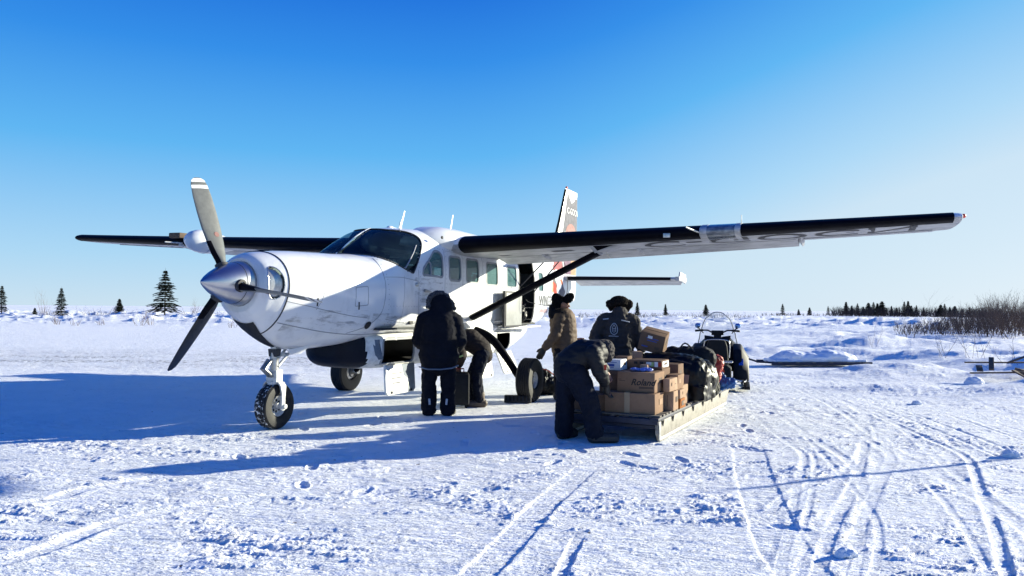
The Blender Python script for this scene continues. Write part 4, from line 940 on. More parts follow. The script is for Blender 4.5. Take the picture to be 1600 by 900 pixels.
# ---- landing gear
def wheel(c, ax, R0, w, rimr, name='wheel', snow=True, tall=1.0, out=1):
    """tyre by lathe with grooves, rim as sub-part; ax points outboard"""
    root = empty(name, c); root.parent = AC; ax = Vector(ax).normalized()
    m = MB(); h_ = w/2
    prof = [(-h_*.62, rimr), (-h_*.86, rimr+.02), (-h_, rimr+(R0-rimr)*.5), (-h_*.90, R0*.93), (-h_*.72, R0*.985)]
    for k in range(5):
        x = -h_*.6+k*h_*.30
        prof += [(x-h_*.10, R0), (x+h_*.06, R0), (x+h_*.08, R0-.010), (x+h_*.15, R0-.010)]
    prof += [(h_*.72, R0*.985), (h_*.90, R0*.93), (h_, rimr+(R0-rimr)*.5), (h_*.86, rimr+.02), (h_*.62, rimr)]
    m.lathe(prof, (0, 0, 0), ax, 44); t = m.build('tyre', M['treadsnow'] if snow else M['tyre'], root, ang=35)
    m = MB()
    if snow:  # only the tread keeps snow, sidewalls stay bare
        t.data.materials.append(M['tyre'])
        for p in t.data.polygons:
            if abs(p.center.dot(ax)) > h_*.66: p.material_index = 1
    m.lathe([(-h_*.6, .001), (-h_*.6, rimr), (-h_*.4, rimr*.9), (h_*.40, rimr*.9), (h_*.66, rimr*1.02), (h_*.70, rimr*.98), (h_*.55, rimr*.82), (h_*.28, rimr*.72), (h_*.22, rimr*.36), (h_*.62, rimr*.30), (h_*.66, rimr*.2), (h_*.66, .001)], (0, 0, 0), ax, 32); m.build('rim', M['rim'], root, ang=35)
    m = MB(); u = ax.orthogonal().normalized(); v = ax.cross(u)
    for k in range(8):
        a = 2*math.pi*k/8; p = ax*(h_*.262)+(u*math.cos(a)+v*math.sin(a))*rimr*.54; m.lathe([(0, rimr*.13), (.004, rimr*.13), (.004, .001)], p, ax, 8)
    m.build('rim_hole', M['dark'], root)
    return root
# nose gear at s=1.283
NX = 1.20
def nz(y): return y*.0123
wheel(A(1.283, 0, .283), (0, 1, 0), .285, .20, .128)
m = MB()
m.tube([A(1.24, 0, 1.12), A(1.255, 0, .88)], .042, 14); m.tube([A(1.255, 0, .90), A(1.262, 0, .72)], .055, 14); m.tube([A(1.262, 0, .74), A(1.27, 0, .62)], .040, 14); m.build('nose_oleo', M['metal'], AC, ang=40)
m = MB(); m.box(A(1.268, 0, .655), (.13, .17, .17)); m.lathe([(0, .078), (.02, .08), (.04, .078)], A(1.26, 0, .555), (0, 0, 1), 16); m.build('steering_collar', M['gearwhite'], AC, bevel=.02)
m = MB()
for sd_ in (1, -1):
    m.loft([[A(1.27+a*wd, sd_*(y_+b*.012), z_) for a, b in ((-1, -1), (1, -1), (1, 1), (-1, 1))] for y_, z_, wd in ((.03, .60, .05), (.10, .585, .055), (.135, .54, .05), (.142, .45, .035), (.142, .34, .030), (.142, .25, .040), (.142, .235, .02))])
    m.lathe([(0, .03), (.035, .03), (.035, .001)], A(1.283, sd_*.145, .283), (0, sd_, 0), 14)
m.build('nose_fork', M['gearwhite'], AC, ang=50, bevel=.004)
m = MB(); m.tube([A(1.20, .0, .86), A(1.05, .03, .76), A(1.20, .02, .66)], [.022, .026, .022], 8); m.tube([A(1.20, -.05, .86), A(1.05, -.02, .76), A(1.20, -.03, .66)], [.022, .022, .022], 8); m.build('torque_link', M['metal'], AC)
m = MB(); m.tube([A(1.27, .05, .78), A(1.62, .05, 1.05)], .018, 8); m.tube([A(1.27, -.05, .78), A(1.62, -.05, 1.05)], .018, 8); m.box(A(1.43, 0, .92), (.05, .10, .05)); m.build('drag_brace', M['gearwhite'], AC)
m = MB(); m.prism([A(1.33, .13, .985), A(1.78, .17, 1.045), A(1.60, .13, .93), A(1.42, .11, .92)], (0, .015, 0)); m.build('gear_door', M['white'], AC, bevel=.003)
m = MB(); m.prism([A(1.20, -.06, 1.0), A(1.22, -.06, .90), A(1.30, -.06, .91), A(1.32, -.06, 1.0)], (0, .12, 0)); m.build('shimmy_damper', M['seam'], AC, bevel=.01)
for sd_ in (1, -1):
    zc = sd_*.0222
    wheel(A(5.40, sd_*1.81, .355+zc), (0, sd_, 0), .36, .26, .135, snow=False)
    m = MB(); P = crv([tuple(A(5.25, sd_*.62, 1.20)), tuple(A(5.28, sd_*.88, 1.15)), tuple(A(5.32, sd_*1.15, 1.02)), tuple(A(5.37, sd_*1.40, .72)), tuple(A(5.40, sd_*1.56, .45+zc)), tuple(A(5.41, sd_*1.62, .37+zc))], 5)
    rr = list(np.interp(np.linspace(0, 1, len(P)), [0, .3, .7, 1], [.085, .075, .055, .042])); m.tube(P, rr, 14); m.build('main_gear_leg', M['boot'], AC, ang=60)
    m = MB(); m.tube([A(5.43, sd_*1.58, .36+zc), A(5.41, sd_*1.76, .357+zc)], .045, 12); m.box(A(5.52, sd_*1.66, .38+zc), (.10, .05, .14)); m.lathe([(0, .10), (.04, .10)], A(5.40, sd_*1.66, .355+zc), (0, sd_, 0), 20); m.build('brake', M['metal'], AC, bevel=.006)
    m = MB(); m.tube([p+Vector((-.05, .02*sd_, .04)) for p in [Vector(q) for q in P[8:]]], .008, 6); m.build('brake_line', M['gearwhite'], AC)

# ================================================================== people
def blob(name, prims, mm, parent, vox=.014, it=4, fold=0.0, fs=(9, 9, 14), ang=180, quilt=0.0, seed=0):
    """closed shapes fused into one skin by a voxel remesh, then relaxed and creased"""
    m = MB()
    for p in prims:
        if p[0] == 'e': m.ell(p[1], p[2], p[3] if len(p) > 3 else None, n=18)
        elif p[0] == 'b': m.box(p[1], p[2], p[3] if len(p) > 3 else None)
        else:
            _, a, b, r0, r1 = p[:5]; k = p[6] if len(p) > 6 else 1.0; up = Vector(p[5]) if len(p) > 5 else None
            a = Vector(a); b = Vector(b); t = (b-a).normalized()
            if up is None: up = Vector((0, 0, 1)) if abs(t.z) < .9 else Vector((0, 1, 0))
            u = t.cross(up).normalized(); v = u.cross(t).normalized(); rings = []
            def ring(c, r): return [c+u*(math.cos(2*math.pi*j/18)*max(r, .001)*k)+v*(math.sin(2*math.pi*j/18)*max(r, .001)) for j in range(18)]
            for q in (90, 60, 30): rings.append(ring(a-t*r0*math.sin(R(q)), r0*math.cos(R(q))))
            for q in (0, .25, .5, .75, 1): rings.append(ring(a.lerp(b, q), r0+(r1-r0)*q))
            for q in (30, 60, 90): rings.append(ring(b+t*r1*math.sin(R(q)), r1*math.cos(R(q))))
            m.loft(rings)
    o = m.build(name, mm, parent, ang=180)
    md = o.modifiers.new('r', 'REMESH'); md.mode = 'VOXEL'; md.voxel_size = vox; md.use_smooth_shade = True
    ms = o.modifiers.new('s', 'SMOOTH'); ms.factor = .5; ms.iterations = it
    bpy.context.view_layer.update()
    me = bpy.data.meshes.new_from_object(o.evaluated_get(bpy.context.evaluated_depsgraph_get())); old = o.data
    o.modifiers.clear(); o.data = me; bpy.data.meshes.remove(old); me.name = name
    if not me.materials: me.materials.append(mm)
    if fold or quilt:
        n = len(me.vertices); co = np.empty(n*3); me.vertices.foreach_get('co', co); co = co.reshape(-1, 3)
        nr = np.empty(n*3); me.vertices.foreach_get('normal', nr); nr = nr.reshape(-1, 3)
        d = np.zeros(n)
        if fold:
            sv = Vector((seed*3.1, 1.7*seed, .3))
            d += [fold*(1-2.2*abs(mnoise.fractal(Vector((c[0]*fs[0], c[1]*fs[1], c[2]*fs[2]))+sv, .8, 2.1, 3)))-fold*.5 for c in co]
        if quilt: d += quilt*np.abs(np.sin(co[:, 2]*math.pi/.085))-quilt*.5
        co = co+nr*d[:, None]; me.vertices.foreach_set('co', co.ravel()); me.update()
    me.polygons.foreach_set('use_smooth', [True]*len(me.polygons))
    return o
def hand(w, d, pn_, curl=.7, side=1, k=1.0):
    """palm, four unequal bent fingers and a thumb; w wrist, d pointing direction, pn_ palm normal"""
    w = Vector(w); d = Vector(d).normalized(); pn_ = Vector(pn_); pn_ = (pn_-d*pn_.dot(d)).normalized(); s = d.cross(pn_).normalized()*side; P = []
    P.append(('c', w, w+d*.085*k, .028*k, .036*k, pn_, 1.25))
    for i, L in enumerate((.070, .080, .075, .058)):
        b = w+d*.10*k+s*((i-1.5)*.021*k); a1 = curl*.6; a2 = curl*1.4
        m1 = b+(d*math.cos(a1)+pn_*math.sin(a1))*L*.5*k; m2 = m1+(d*math.cos(a2)+pn_*math.sin(a2))*L*.5*k
        P += [('c', b-d*.02, m1, .0115*k, .011*k), ('c', m1, m2, .011*k, .0095*k)]
    tb = w+d*.03*k-s*.030*k; t1 = tb+(d*.7-s*.6+pn_*.3).normalized()*.040*k; t2 = t1+(d*.9-s*.1+pn_*.5).normalized()*.032*k
    return P+[('c', tb, t1, .015*k, .013*k), ('c', t1, t2, .013*k, .011*k)]
def head_prims(c, f, up=(0, 0, 1)):
    c = Vector(c); f = Vector(f).normalized(); up = Vector(up); up = (up-f*up.dot(f)).normalized(); r = f.cross(up)
    P = [('e', c, (.076, .096, .115), Matrix((r, f, up)).transposed()), ('c', c+f*.045-up*.055, c+f*.055-up*.085, .040, .028),
         ('c', c+f*.088+up*.008, c+f*.112-up*.022, .010, .016), ('c', c+f*.080-up*.048-r*.018, c+f*.080-up*.048+r*.018, .010, .010),
         ('c', c+f*.085+up*.030-r*.035, c+f*.085+up*.030+r*.035, .012, .012), ('c', c-up*.06, c-up*.17-f*.01, .052, .055)]
    for q in (1, -1): P += [('e', c+r*.076*q, (.012, .02, .03), Matrix((r, f, up)).transposed())]
    return P, c, f, up, r
def face(parent, c, f, up, r):
    for q in (1, -1):
        e = MB().ell(c+f*.090+up*.008+r*.031*q, (.011, .009, .008), Matrix((r, f, up)).transposed(), 10).build('eye', M['dark'], parent, ang=180)
    MB().tube([c+f*.091-up*.048-r*.022, c+f*.096-up*.047, c+f*.091-up*.048+r*.022], [.003, .005, .003], 6).build('mouth', M['redart'], parent)
def boots(parent, spec, mm):
    for a, d, L in spec:
        a = Vector(a); d = Vector(d).normalized()
        b = blob('boot', [('c', a+Vector((0, 0, .20)), a+Vector((0, 0, .09)), .065, .062), ('c', a+Vector((0, 0, .06))-d*.05, a+Vector((0, 0, .055))+d*(L-.13), .060, .052, (0, 0, 1), 1.0), ('c', a+Vector((0, 0, .03))-d*.05, a+Vector((0, 0, .03))+d*(L-.12), .034, .034, (0, 0, 1), 1.7)], mm, parent, .010, 2, .003, (25, 25, 25))
def ruff(parent, pts, r, mm, name='fur_ruff'):
    P = []; rnd = random.Random(3); q = crv(pts, 5)
    for i, p in enumerate(q):
        P.append(('e', Vector(p)+Vector((rnd.uniform(-1, 1), rnd.uniform(-1, 1), rnd.uniform(-1, 1)))*.008, (r*rnd.uniform(.8, 1.15),)*3))
    return blob(name, P, mm, parent, .012, 1, .018, (45, 45, 45))

# --- person in black parka, back to the camera
pa = empty('person', (-1.03, 11.07, 0), 0, 'person in black parka and trousers, fur-trimmed hood up, standing upright beside the open pod door', 'person')
hp, hc, hf, hu, hr = head_prims((.02, .07, 1.60), (.25, 1, -.35))
blob('body', hp+[('c', (.02, .04, 1.45), (0, 0, .95), .10, .11)]+[('c', (q*.14, .0, .90), (q*.15, 0, .15), .075, .05) for q in (1, -1)]+[('c', (q*.18, .02, 1.36), (q*.27, .08, 1.08), .05, .045) for q in (1, -1)]+[('c', (q*.27, .08, 1.08), (q*.20, .30, .96), .045, .035) for q in (1, -1)]+hand((.20, .32, .95), (-.3, 1, -.3), (-1, 0, -.2), .8)+hand((-.20, .32, .95), (.3, 1, -.3), (1, 0, -.2), .8, -1), M['skin'], pa, .012, 2)
pk = blob('parka', [('c', (0, 0, 1.33), (0, 0, .80), .205, .215, (0, 1, 0), 1.28), ('c', (0, 0, .86), (0, 0, .76), .225, .20, (0, 1, 0), 1.32), ('c', (-.17, .02, 1.37), (.17, .02, 1.37), .125, .125), ('c', (.02, .03, 1.40), (.02, .05, 1.60), .17, .15), ('e', (.01, .04, 1.565), (.15, .15, .165))]
     + [('c', (q*.22, .02, 1.35), (q*.30, .06, 1.06), .115, .10) for q in (1, -1)]+[('c', (q*.30, .06, 1.06), (q*.24, .28, .94), .095, .075) for q in (1, -1)], M['blackcloth'], pa, .016, 4, .008, (5, 5, 12), seed=1)
ruff(pa, [(-.155, .0, 1.55), (-.15, .0, 1.65), (-.08, .0, 1.725), (.02, .01, 1.735), (.10, .03, 1.69), (.16, .06, 1.60), (.20, .08, 1.52)], .036, M['greyfur'])
blob('trousers', [('c', (q*.13, 0, .86), (q*.135, .0, .45), .125, .108) for q in (1, -1)]+[('c', (q*.135, 0, .45), (q*.135, -.01, .10), .106, .112) for q in (1, -1)], M['blackcloth'], pa, .015, 3, .012, (8, 8, 7), seed=2)
boots(pa, [((-.14, .02, 0), (-.25, 1, 0), .31), ((.14, .02, 0), (.25, 1, 0), .31)], M['bootm'])
for q in (-.115, .125): MB().box((q, -.118, .215), (.028, .012, .085), Matrix.Rotation(.1*q*8, 3, 'Y')).build('reflective_strip', M['reflect'], pa, bevel=.003)
MB().tube([(-.27, -.09, .70), (-.14, -.20, .675), (.05, -.22, .675), (.20, -.16, .69), (.28, -.05, .72)], .010, 6).build('hem_piping', M['patchblue'], pa)
MB().box((.275, .02, .98), (.02, .05, .018), Matrix.Rotation(.4, 3, 'Y')).build('zip_tab', M['green'], pa, bevel=.003)

# --- person bending over the suitcase
pb = empty('person', (-.45, 12.19, 0), 0, 'person in dark maroon jacket bending low over a black suitcase under the aircraft', 'person')
hp, hc, hf, hu, hr = head_prims((-.60, -.02, .98), (-.8, 0, -.6), (-.5, 0, .8))
blob('body', hp+[('c', (-.45, 0, 1.05), (.02, 0, .86), .09, .11), ('c', (0, -.10, .84), (-.10, -.10, .48), .075, .055), ('c', (-.10, -.10, .48), (-.03, -.10, .12), .055, .045), ('c', (0, .12, .84), (-.16, .14, .46), .075, .055), ('c', (-.16, .14, .46), (-.14, .15, .12), .055, .045), ('c', (-.42, -.16, 1.04), (-.38, -.22, .78), .05, .045), ('c', (-.38, -.22, .78), (-.36, -.14, .64), .045, .032), ('c', (-.42, .16, 1.04), (-.40, .18, .74), .05, .035)]+hand((-.36, -.13, .63), (-.1, .3, -1), (0, 1, 0), .9)+hand((-.40, .18, .73), (0, -.3, -1), (0, -1, 0), .9, -1), M['skin'], pb, .012, 2)
blob('jacket', [('c', (-.40, 0, 1.02), (-.20, 0, 1.04), .165, .175, (0, 0, 1), 1.2), ('c', (-.20, 0, 1.04), (-.02, 0, .90), .175, .155, (0, 0, 1), 1.15), ('c', (-.03, 0, .90), (.02, 0, .80), .150, .145), ('c', (-.44, 0, 1.02), (-.54, 0, 1.00), .13, .10), ('c', (-.38, -.17, 1.02), (-.33, -.27, .80), .105, .10), ('c', (-.33, -.27, .80), (-.36, -.16, .67), .095, .07), ('c', (-.42, .17, 1.02), (-.40, .20, .76), .105, .07)], M['maroon'], pb, .014, 4, .007, (5, 5, 14), seed=3)
blob('trousers', [('c', (-.01, -.08, .82), (-.10, -.09, .48), .125, .092), ('c', (-.10, -.09, .48), (-.04, -.10, .12), .095, .078), ('c', (-.01, .10, .82), (-.17, .13, .46), .125, .092), ('c', (-.17, .13, .46), (-.15, .14, .12), .095, .078)], M['navycloth'], pb, .014, 3, .014, (10, 10, 8), seed=4)
boots(pb, [((-.02, -.10, 0), (-1, -.15, 0), .31), ((-.14, .15, 0), (-1, 0, 0), .31)], M['brownboot'])
blob('hat', [('e', (-.60, -.02, 1.02), (.115, .10, .10)), ('e', (-.54, -.02, 1.03), (.10, .11, .10))], M['blackcloth'], pb, .013, 2)
MB().box((-.315, -.365, .80), (.06, .012, .025), Matrix.Rotation(-.35, 3, 'Y')).build('reflective_tab', M['green'], pb, bevel=.003)
MB().prism([(-.42, -.35, .86), (-.36, -.37, .74), (-.41, -.36, .72)], (0, -.01, 0)).build('reflective_flash', M['reflect'], pb)

# --- person in tan jacket with raised ear flaps
pc = empty('person', (.86, 13.12, 0), 0, 'person in tan-brown down jacket and black hat with ear flaps, looking right past the wheel', 'person')
hp, hc, hf, hu, hr = head_prims((.0, -.03, 1.575), (1, -.35, -.12))
bd = blob('body', hp+[('c', (-.03, 0, 1.42), (-.02, 0, .95), .09, .11)]+[('c', (-.02, q*.10, .90), (-.02, q*.10, .12), .075, .045) for q in (1, -1)]+[('c', (-.06, -.18, 1.34), (-.15, -.22, 1.06), .05, .04), ('c', (-.15, -.22, 1.06), (-.30, -.20, .86), .04, .03), ('c', (-.02, .18, 1.34), (.05, .22, 1.06), .05, .04), ('c', (.05, .22, 1.06), (.22, .15, .98), .04, .03)]+hand((-.31, -.20, .85), (-.5, 0, -1), (0, 1, 0), .6)+hand((.23, .15, .98), (1, -.3, 0), (0, -1, 0), .9, -1), M['skin'], pc, .010, 2)
face(bd, hc, hf, hu, hr)
blob('jacket', [('c', (.0, 0, 1.32), (.03, 0, .86), .215, .215, (1, 0, 0), 1.1), ('c', (.03, 0, .90), (.04, 0, .80), .225, .215, (1, 0, 0), 1.05), ('c', (-.04, -.14, 1.34), (-.04, .14, 1.34), .115, .115), ('c', (-.06, 0, 1.38), (-.08, 0, 1.49), .125, .105), ('c', (-.06, -.17, 1.32), (-.13, -.24, 1.08), .105, .092), ('c', (-.13, -.24, 1.08), (-.28, -.20, .88), .088, .068), ('c', (0, .17, 1.32), (.08, .22, 1.06), .105, .09), ('c', (.08, .22, 1.06), (.20, .14, .98), .085, .065)], M['brown'], pc, .014, 4, .006, (6, 6, 10), quilt=.007, seed=5)
blob('gloves', hand((-.30, -.20, .865), (-.5, 0, -1), (0, 1, 0), .6, k=1.25), M['bootm'], pc, .008, 1)
blob('trousers', [('c', (-.03, q*.09, .86), (-.04, q*.10, .12), .12, .088) for q in (1, -1)], M['navycloth'], pc, .016, 3, .012, seed=6)
boots(pc, [((-.04, q*.11, 0), (1, -.2, 0), .30) for q in (1, -1)], M['bootm'])
blob('hood_collar', [('c', (-.15, -.05, 1.40), (-.17, -.03, 1.52), .085, .06), ('c', (-.10, .07, 1.42), (-.05, -.12, 1.42), .09, .08)], M['blackcloth'], pc, .012, 2, .01, seed=7)
blob('ear_flap_hat', [('e', (-.03, 0, 1.625), (.11, .11, .085)), ('e', (-.105, -.10, 1.655), (.088, .055, .105), Matrix.Rotation(-.15, 3, 'Y')), ('e', (.085, -.09, 1.675), (.075, .05, .105), Matrix.Rotation(.75, 3, 'Y')), ('c', (-.10, -.06, 1.60), (-.10, 0, 1.48), .085, .07)], M['blackfur'], pc, .010, 1, .014, (40, 40, 40), seed=8)
MB().tube([(.155, -.12, 1.10), (.17, -.06, 1.115), (.18, .02, 1.12)], .008, 6).build('zip_flap', M['seam'], pc)

pc.scale = (1.05, 1.05, 1.02)
# --- person in grey-brown parka with fur hat, back to the camera
pd = empty('person', (1.62, 11.93, 0), 0, 'person in grey-brown parka with back emblem and brown fur hat, reaching for the boxes', 'person')
hp, hc, hf, hu, hr = head_prims((.03, .04, 1.55), (.25, 1, -.2))
blob('body', hp+[('c', (.02, .02, 1.42), (0, 0, .95), .10, .11)]+[('c', (q*.11, 0, .90), (q*.12, 0, .12), .075, .045) for q in (1, -1)]+[('c', (-.20, 0, 1.35), (-.33, .05, 1.08), .05, .04), ('c', (-.33, .05, 1.08), (-.30, -.18, .98), .04, .03), ('c', (.22, 0, 1.35), (.30, .03, 1.08), .05, .04), ('c', (.30, .03, 1.08), (.36, .02, .88), .04, .03)]+hand((-.30, -.19, .98), (.3, -1, -.2), (1, 0, 0), .8)+hand((.36, .02, .87), (.2, 0, -1), (-1, 0, 0), .8, -1), M['skin'], pd, .011, 2)
blob('parka', [('c', (0, 0, 1.32), (.02, 0, .95), .185, .19, (0, 1, 0), 1.28), ('c', (.02, 0, .95), (.02, 0, .78), .19, .20, (0, 1, 0), 1.22), ('c', (-.18, 0, 1.36), (.20, 0, 1.36), .12, .12), ('c', (.02, -.02, 1.40), (.03, -.03, 1.47), .13, .12), ('c', (-.22, 0, 1.34), (-.34, .05, 1.10), .112, .10), ('c', (-.34, .05, 1.10), (-.31, -.15, 1.00), .095, .07), ('c', (.24, 0, 1.34), (.32, .03, 1.08), .11, .092), ('c', (.32, .03, 1.08), (.37, .02, .90), .088, .066)], M['taupe'], pd, .015, 4, .013, (7, 7, 12), seed=9)
blob('trousers', [('c', (q*.10+.02, 0, .84), (q*.12+.02, .0, .12), .12, .09) for q in (1, -1)], M['blackcloth'], pd, .016, 3, .01, seed=10)
boots(pd, [((q*.12, .0, 0), (q*.2, 1, 0), .30) for q in (1, -1)], M['bootm'])
blob('glove', hand((.37, .02, .885), (.25, 0, -1), (-1, 0, 0), .8, -1, 1.3), M['bootm'], pd, .008, 1)
blob('glove', hand((-.30, -.18, .985), (.3, -1, -.2), (1, 0, 0), .8, 1, 1.3), M['bootm'], pd, .008, 1)
blob('fur_hat', [('e', (.03, .03, 1.645), (.145, .15, .095)), ('c', (-.11, .03, 1.61), (.17, .05, 1.61), .07, .075), ('c', (-.10, .06, 1.60), (-.09, .06, 1.54), .05, .04), ('c', (.15, .06, 1.60), (.16, .06, 1.52), .05, .035)], M['fur'], pd, .011, 1, .016, (38, 38, 38), seed=11)
def on_back(o, x, z, y0=-.6):
    hit, loc, nrm, i = o.ray_cast(Vector((x, y0, z)), Vector((0, 1, 0))); return loc+nrm*.006 if hit else Vector((x, -.2, z))
pko = [c for c in pd.children if c.name.startswith('parka')][0]
for pts in ([(-.235, 1.375), (-.15, 1.385)], [(.035, 1.365), (.12, 1.345), (.16, 1.335)]):
    MB().tube([on_back(pko, x, z) for x, z in pts], .010, 6).build('reflective_piping', M['reflect'], pd)
em = [(-.075+.052*math.sin(t)*(1-.15*math.cos(t)), 1.235+.085*math.cos(t)) for t in np.linspace(0, 2*math.pi, 17)]
MB().tube([on_back(pko, x, z) for x, z in em], .0055, 6).build('back_emblem', M['reflect'], pd)
for pts in ([(-.075, 1.30), (-.10, 1.25), (-.10, 1.19)], [(-.075, 1.30), (-.05, 1.25), (-.05, 1.19)], [(-.095, 1.24), (-.055, 1.24)], [(-.075, 1.23), (-.075, 1.17)]):
    MB().tube([on_back(pko, x, z) for x, z in pts], .0045, 5).build('emblem_stroke', M['reflect'], pd)
MB().tube([on_back(pko, x, 1.125) for x in np.linspace(-.145, -.01, 6)], .006, 5).build('emblem_caption', M['reflect'], pd)

# --- person bending over the sled load
pe = empty('person', (.83, 9.10, 0), 0, 'person in shiny black jacket and navy trousers bending over the front of the loaded sled', 'person')
hp, hc, hf, hu, hr = head_prims((.26, .05, 1.03), (.65, .3, -.7), (.6, .2, .8))
blob('body', hp+[('c', (.12, 0, 1.05), (-.12, 0, .88), .09, .11), ('c', (-.14, .06, .86), (-.19, .10, .46), .075, .055), ('c', (-.19, .10, .46), (-.20, .12, .12), .055, .045), ('c', (-.10, -.08, .86), (.08, -.12, .46), .075, .055), ('c', (.08, -.12, .46), (.15, -.14, .12), .055, .045), ('c', (.12, -.16, 1.03), (.20, -.13, .82), .05, .04), ('c', (.20, -.13, .82), (.26, -.02, .66), .04, .03), ('c', (.14, .18, 1.03), (.28, .22, .80), .05, .03)]+hand((.27, -.01, .65), (.2, .5, -1), (1, 0, .2), .7)+hand((.28, .22, .80), (.5, 0, -1), (0, -1, 0), .8, -1), M['skin'], pe, .011, 2)
blob('jacket', [('c', (-.14, 0, .90), (.0, 0, 1.0), .18, .185, (0, 0, 1), 1.05), ('c', (.0, 0, .99), (.14, 0, 1.02), .175, .165, (0, 0, 1), 1.25), ('c', (-.16, 0, .88), (-.17, 0, .82), .185, .175), ('c', (.14, 0, 1.03), (.20, .02, 1.04), .13, .11), ('c', (.10, -.18, 1.02), (.19, -.18, .80), .105, .09), ('c', (.19, -.18, .80), (.25, -.06, .68), .085, .062), ('c', (.12, .18, 1.02), (.28, .22, .82), .10, .065)], M['shiny'], pe, .012, 4, .006, (5, 4, 16), seed=12)
blob('trousers', [('c', (-.15, .04, .80), (-.19, .10, .46), .155, .115), ('c', (-.19, .10, .46), (-.205, .12, .10), .112, .108), ('c', (-.10, -.08, .80), (.07, -.12, .46), .155, .118), ('c', (.07, -.12, .46), (.13, -.13, .12), .115, .108), ('c', (-.14, -.08, .82), (-.14, .08, .82), .155, .155)], M['navycloth'], pe, .014, 3, .014, (7, 7, 6), seed=13)
boots(pe, [((-.205, .13, 0), (.7, .7, 0), .31), ((.15, -.14, 0), (1, .12, 0), .35)], M['bootm'])
blob('hood', [('e', (.255, .04, 1.06), (.125, .12, .12)), ('c', (.21, .02, 1.07), (.28, .05, 1.0), .11, .10)], M['taupe'], pe, .011, 2, .010, (16, 16, 16), seed=14)
MB().prism([(.215, -.275, .90), (.25, -.27, .90), (.245, -.275, .84), (.22, -.278, .84)], (0, -.006, 0)).build('sleeve_patch', M['redart'], pe)
blob('glove', hand((.265, -.03, .67), (.2, .4, -1), (1, 0, .2), .7, 1, 1.25), M['bootm'], pe, .008, 1)

# ================================================================== luggage by the aircraft
m = MB(); m.box((0, 0, .30), (.30, .22, .50)); sc = empty('suitcase', (-.80, 11.98, 0), .1, 'black upright suitcase standing on the snow behind the parka-clad person', 'suitcase')
m.build('case_shell', M['duffel'], sc, bevel=.04)
for x in (-.11, .11): MB().lathe([(-.02, .001), (-.02, .03), (.02, .03), (.02, .001)], (x, 0, .03), (1, 0, 0), 14).build('caster_wheel', M['plastic'], sc)
MB().tube([(-.07, 0, .55), (-.07, 0, .60), (.07, 0, .60), (.07, 0, .55)], .010, 8).build('handle', M['redcloth'], sc)
MB().tube([(-.152, -.112, .08), (-.152, -.112, .52), (.152, -.112, .52), (.152, -.112, .08)], .005, 6).build('zip', M['seam'], sc)
ck = empty('wheel_chock', (.10, 12.72, 0), -.12, 'black rubber chock lying in front of the right-hand main wheel', 'chock')
m = MB(); m.prism([(-.21, -.07, .0), (-.21, .07, .0), (-.21, .05, .12), (-.21, -.05, .12)], (.44, 0, 0)); m.build('chock_block', M['chock'], ck, bevel=.015)
for k in range(7): MB().box((-.17+k*.06, -.055, .075), (.03, .03, .09), Matrix.Rotation(.15, 3, 'X')).build('tread_rib', M['plastic'], ck, bevel=.004)
MB().tube([(.2, .0, .10), (.26, .03, .08), (.27, .1, .03)], .008, 6).build('rope', M['seam'], ck)
tb = empty('duffel_bag', (.60, 13.85, 0), .2, 'black sports bag with red piping slumped on the snow behind the main wheel', 'bag')
blob('bag_body', [('c', (-.12, 0, .22), (.14, 0, .16), .20, .16), ('c', (-.14, 0, .38), (-.02, 0, .34), .14, .13), ('e', (.16, 0, .11), (.20, .20, .11))], M['bag'], tb, .016, 2, .03, (7, 7, 7), seed=21)
MB().tube(crv([(-.19, -.16, .46), (-.04, -.20, .47), (.10, -.19, .38), (.17, -.18, .33)], 4), .012, 6).build('red_piping', M['redcloth'], tb)
MB().tube(crv([(-.25, -.05, .50), (-.24, -.05, .60), (-.21, -.04, .63)], 4), .006, 5).build('strap_end', M['redcloth'], tb)
bq = AC.matrix_basis if False else (Matrix.Translation(AC.location) @ AC.rotation_euler.to_matrix().to_4x4())
bp_ = bq @ A(7.50, .72, 1.26)
bk = empty('backpack', bp_, AC.rotation_euler.z, 'black backpack on the cabin floor inside the open cargo door', 'backpack')
blob('pack_body', [('c', (0, 0, .14), (0, 0, .26), .13, .12), ('e', (0, .08, .16), (.11, .08, .12))], M['bag'], bk, .014, 2, .02, (14, 14, 14), seed=22)
MB().tube(crv([(0, .10, .30), (.03, .15, .38), (.05, .10, .30)], 4), .008, 6).build('strap', M['seam'], bk)
MB().ell((.06, .06, .40), (.03, .03, .06)).build('bottle', M['pink'], bk)

# ================================================================== cargo sled
SLR = -0.4550
SX = Vector((.9, -.44, 0)).normalized(); SY = Vector((.44, .9, 0)).normalized(); S0 = Vector((1.69, 8.98, 0))
def SW(u, v, z=0): return S0-SX*u+SY*v+Vector((0, 0, z))      # u leftwards from the right edge, v along the sled
sled = empty('cargo_sled', S0, SLR, 'long wooden cargo sled with white plastic runners and cross slats, loaded with boxes', 'sled')
for u in (0, 1.12):
    sgn = 1 if u == 0 else 1
    m = MB(); P = [(0, .24), (0, .10), (.10, .0), (3.95, .0), (4.12, .06), (4.35, .24)]
    m.prism([(-u, v, z) for v, z in P], (-.035, 0, 0)); r_ = m.build('runner', M['runner'], sled, bevel=.006)
    m = MB(); m.box((-u+.004, 2.05, .035), (.012, 4.0, .03)); m.build('runner_strip', M['white_dirty'], r_, bevel=.003)
    m = MB(); m.box((-u-.03, 2.1, .262), (.10, 4.3, .04)); m.build('side_rail', M['sledblue'], sled, bevel=.006)
for k in range(29):
    v = .07+k*.148; m = MB(); m.box((-.575+random.uniform(-.01, .01), v, .292), (1.20+random.uniform(-.02, .02), .085, .022), Matrix.Rotation(random.uniform(-.012, .012), 3, 'Z')); m.build('slat', M['sledwood'], sled, bevel=.003)
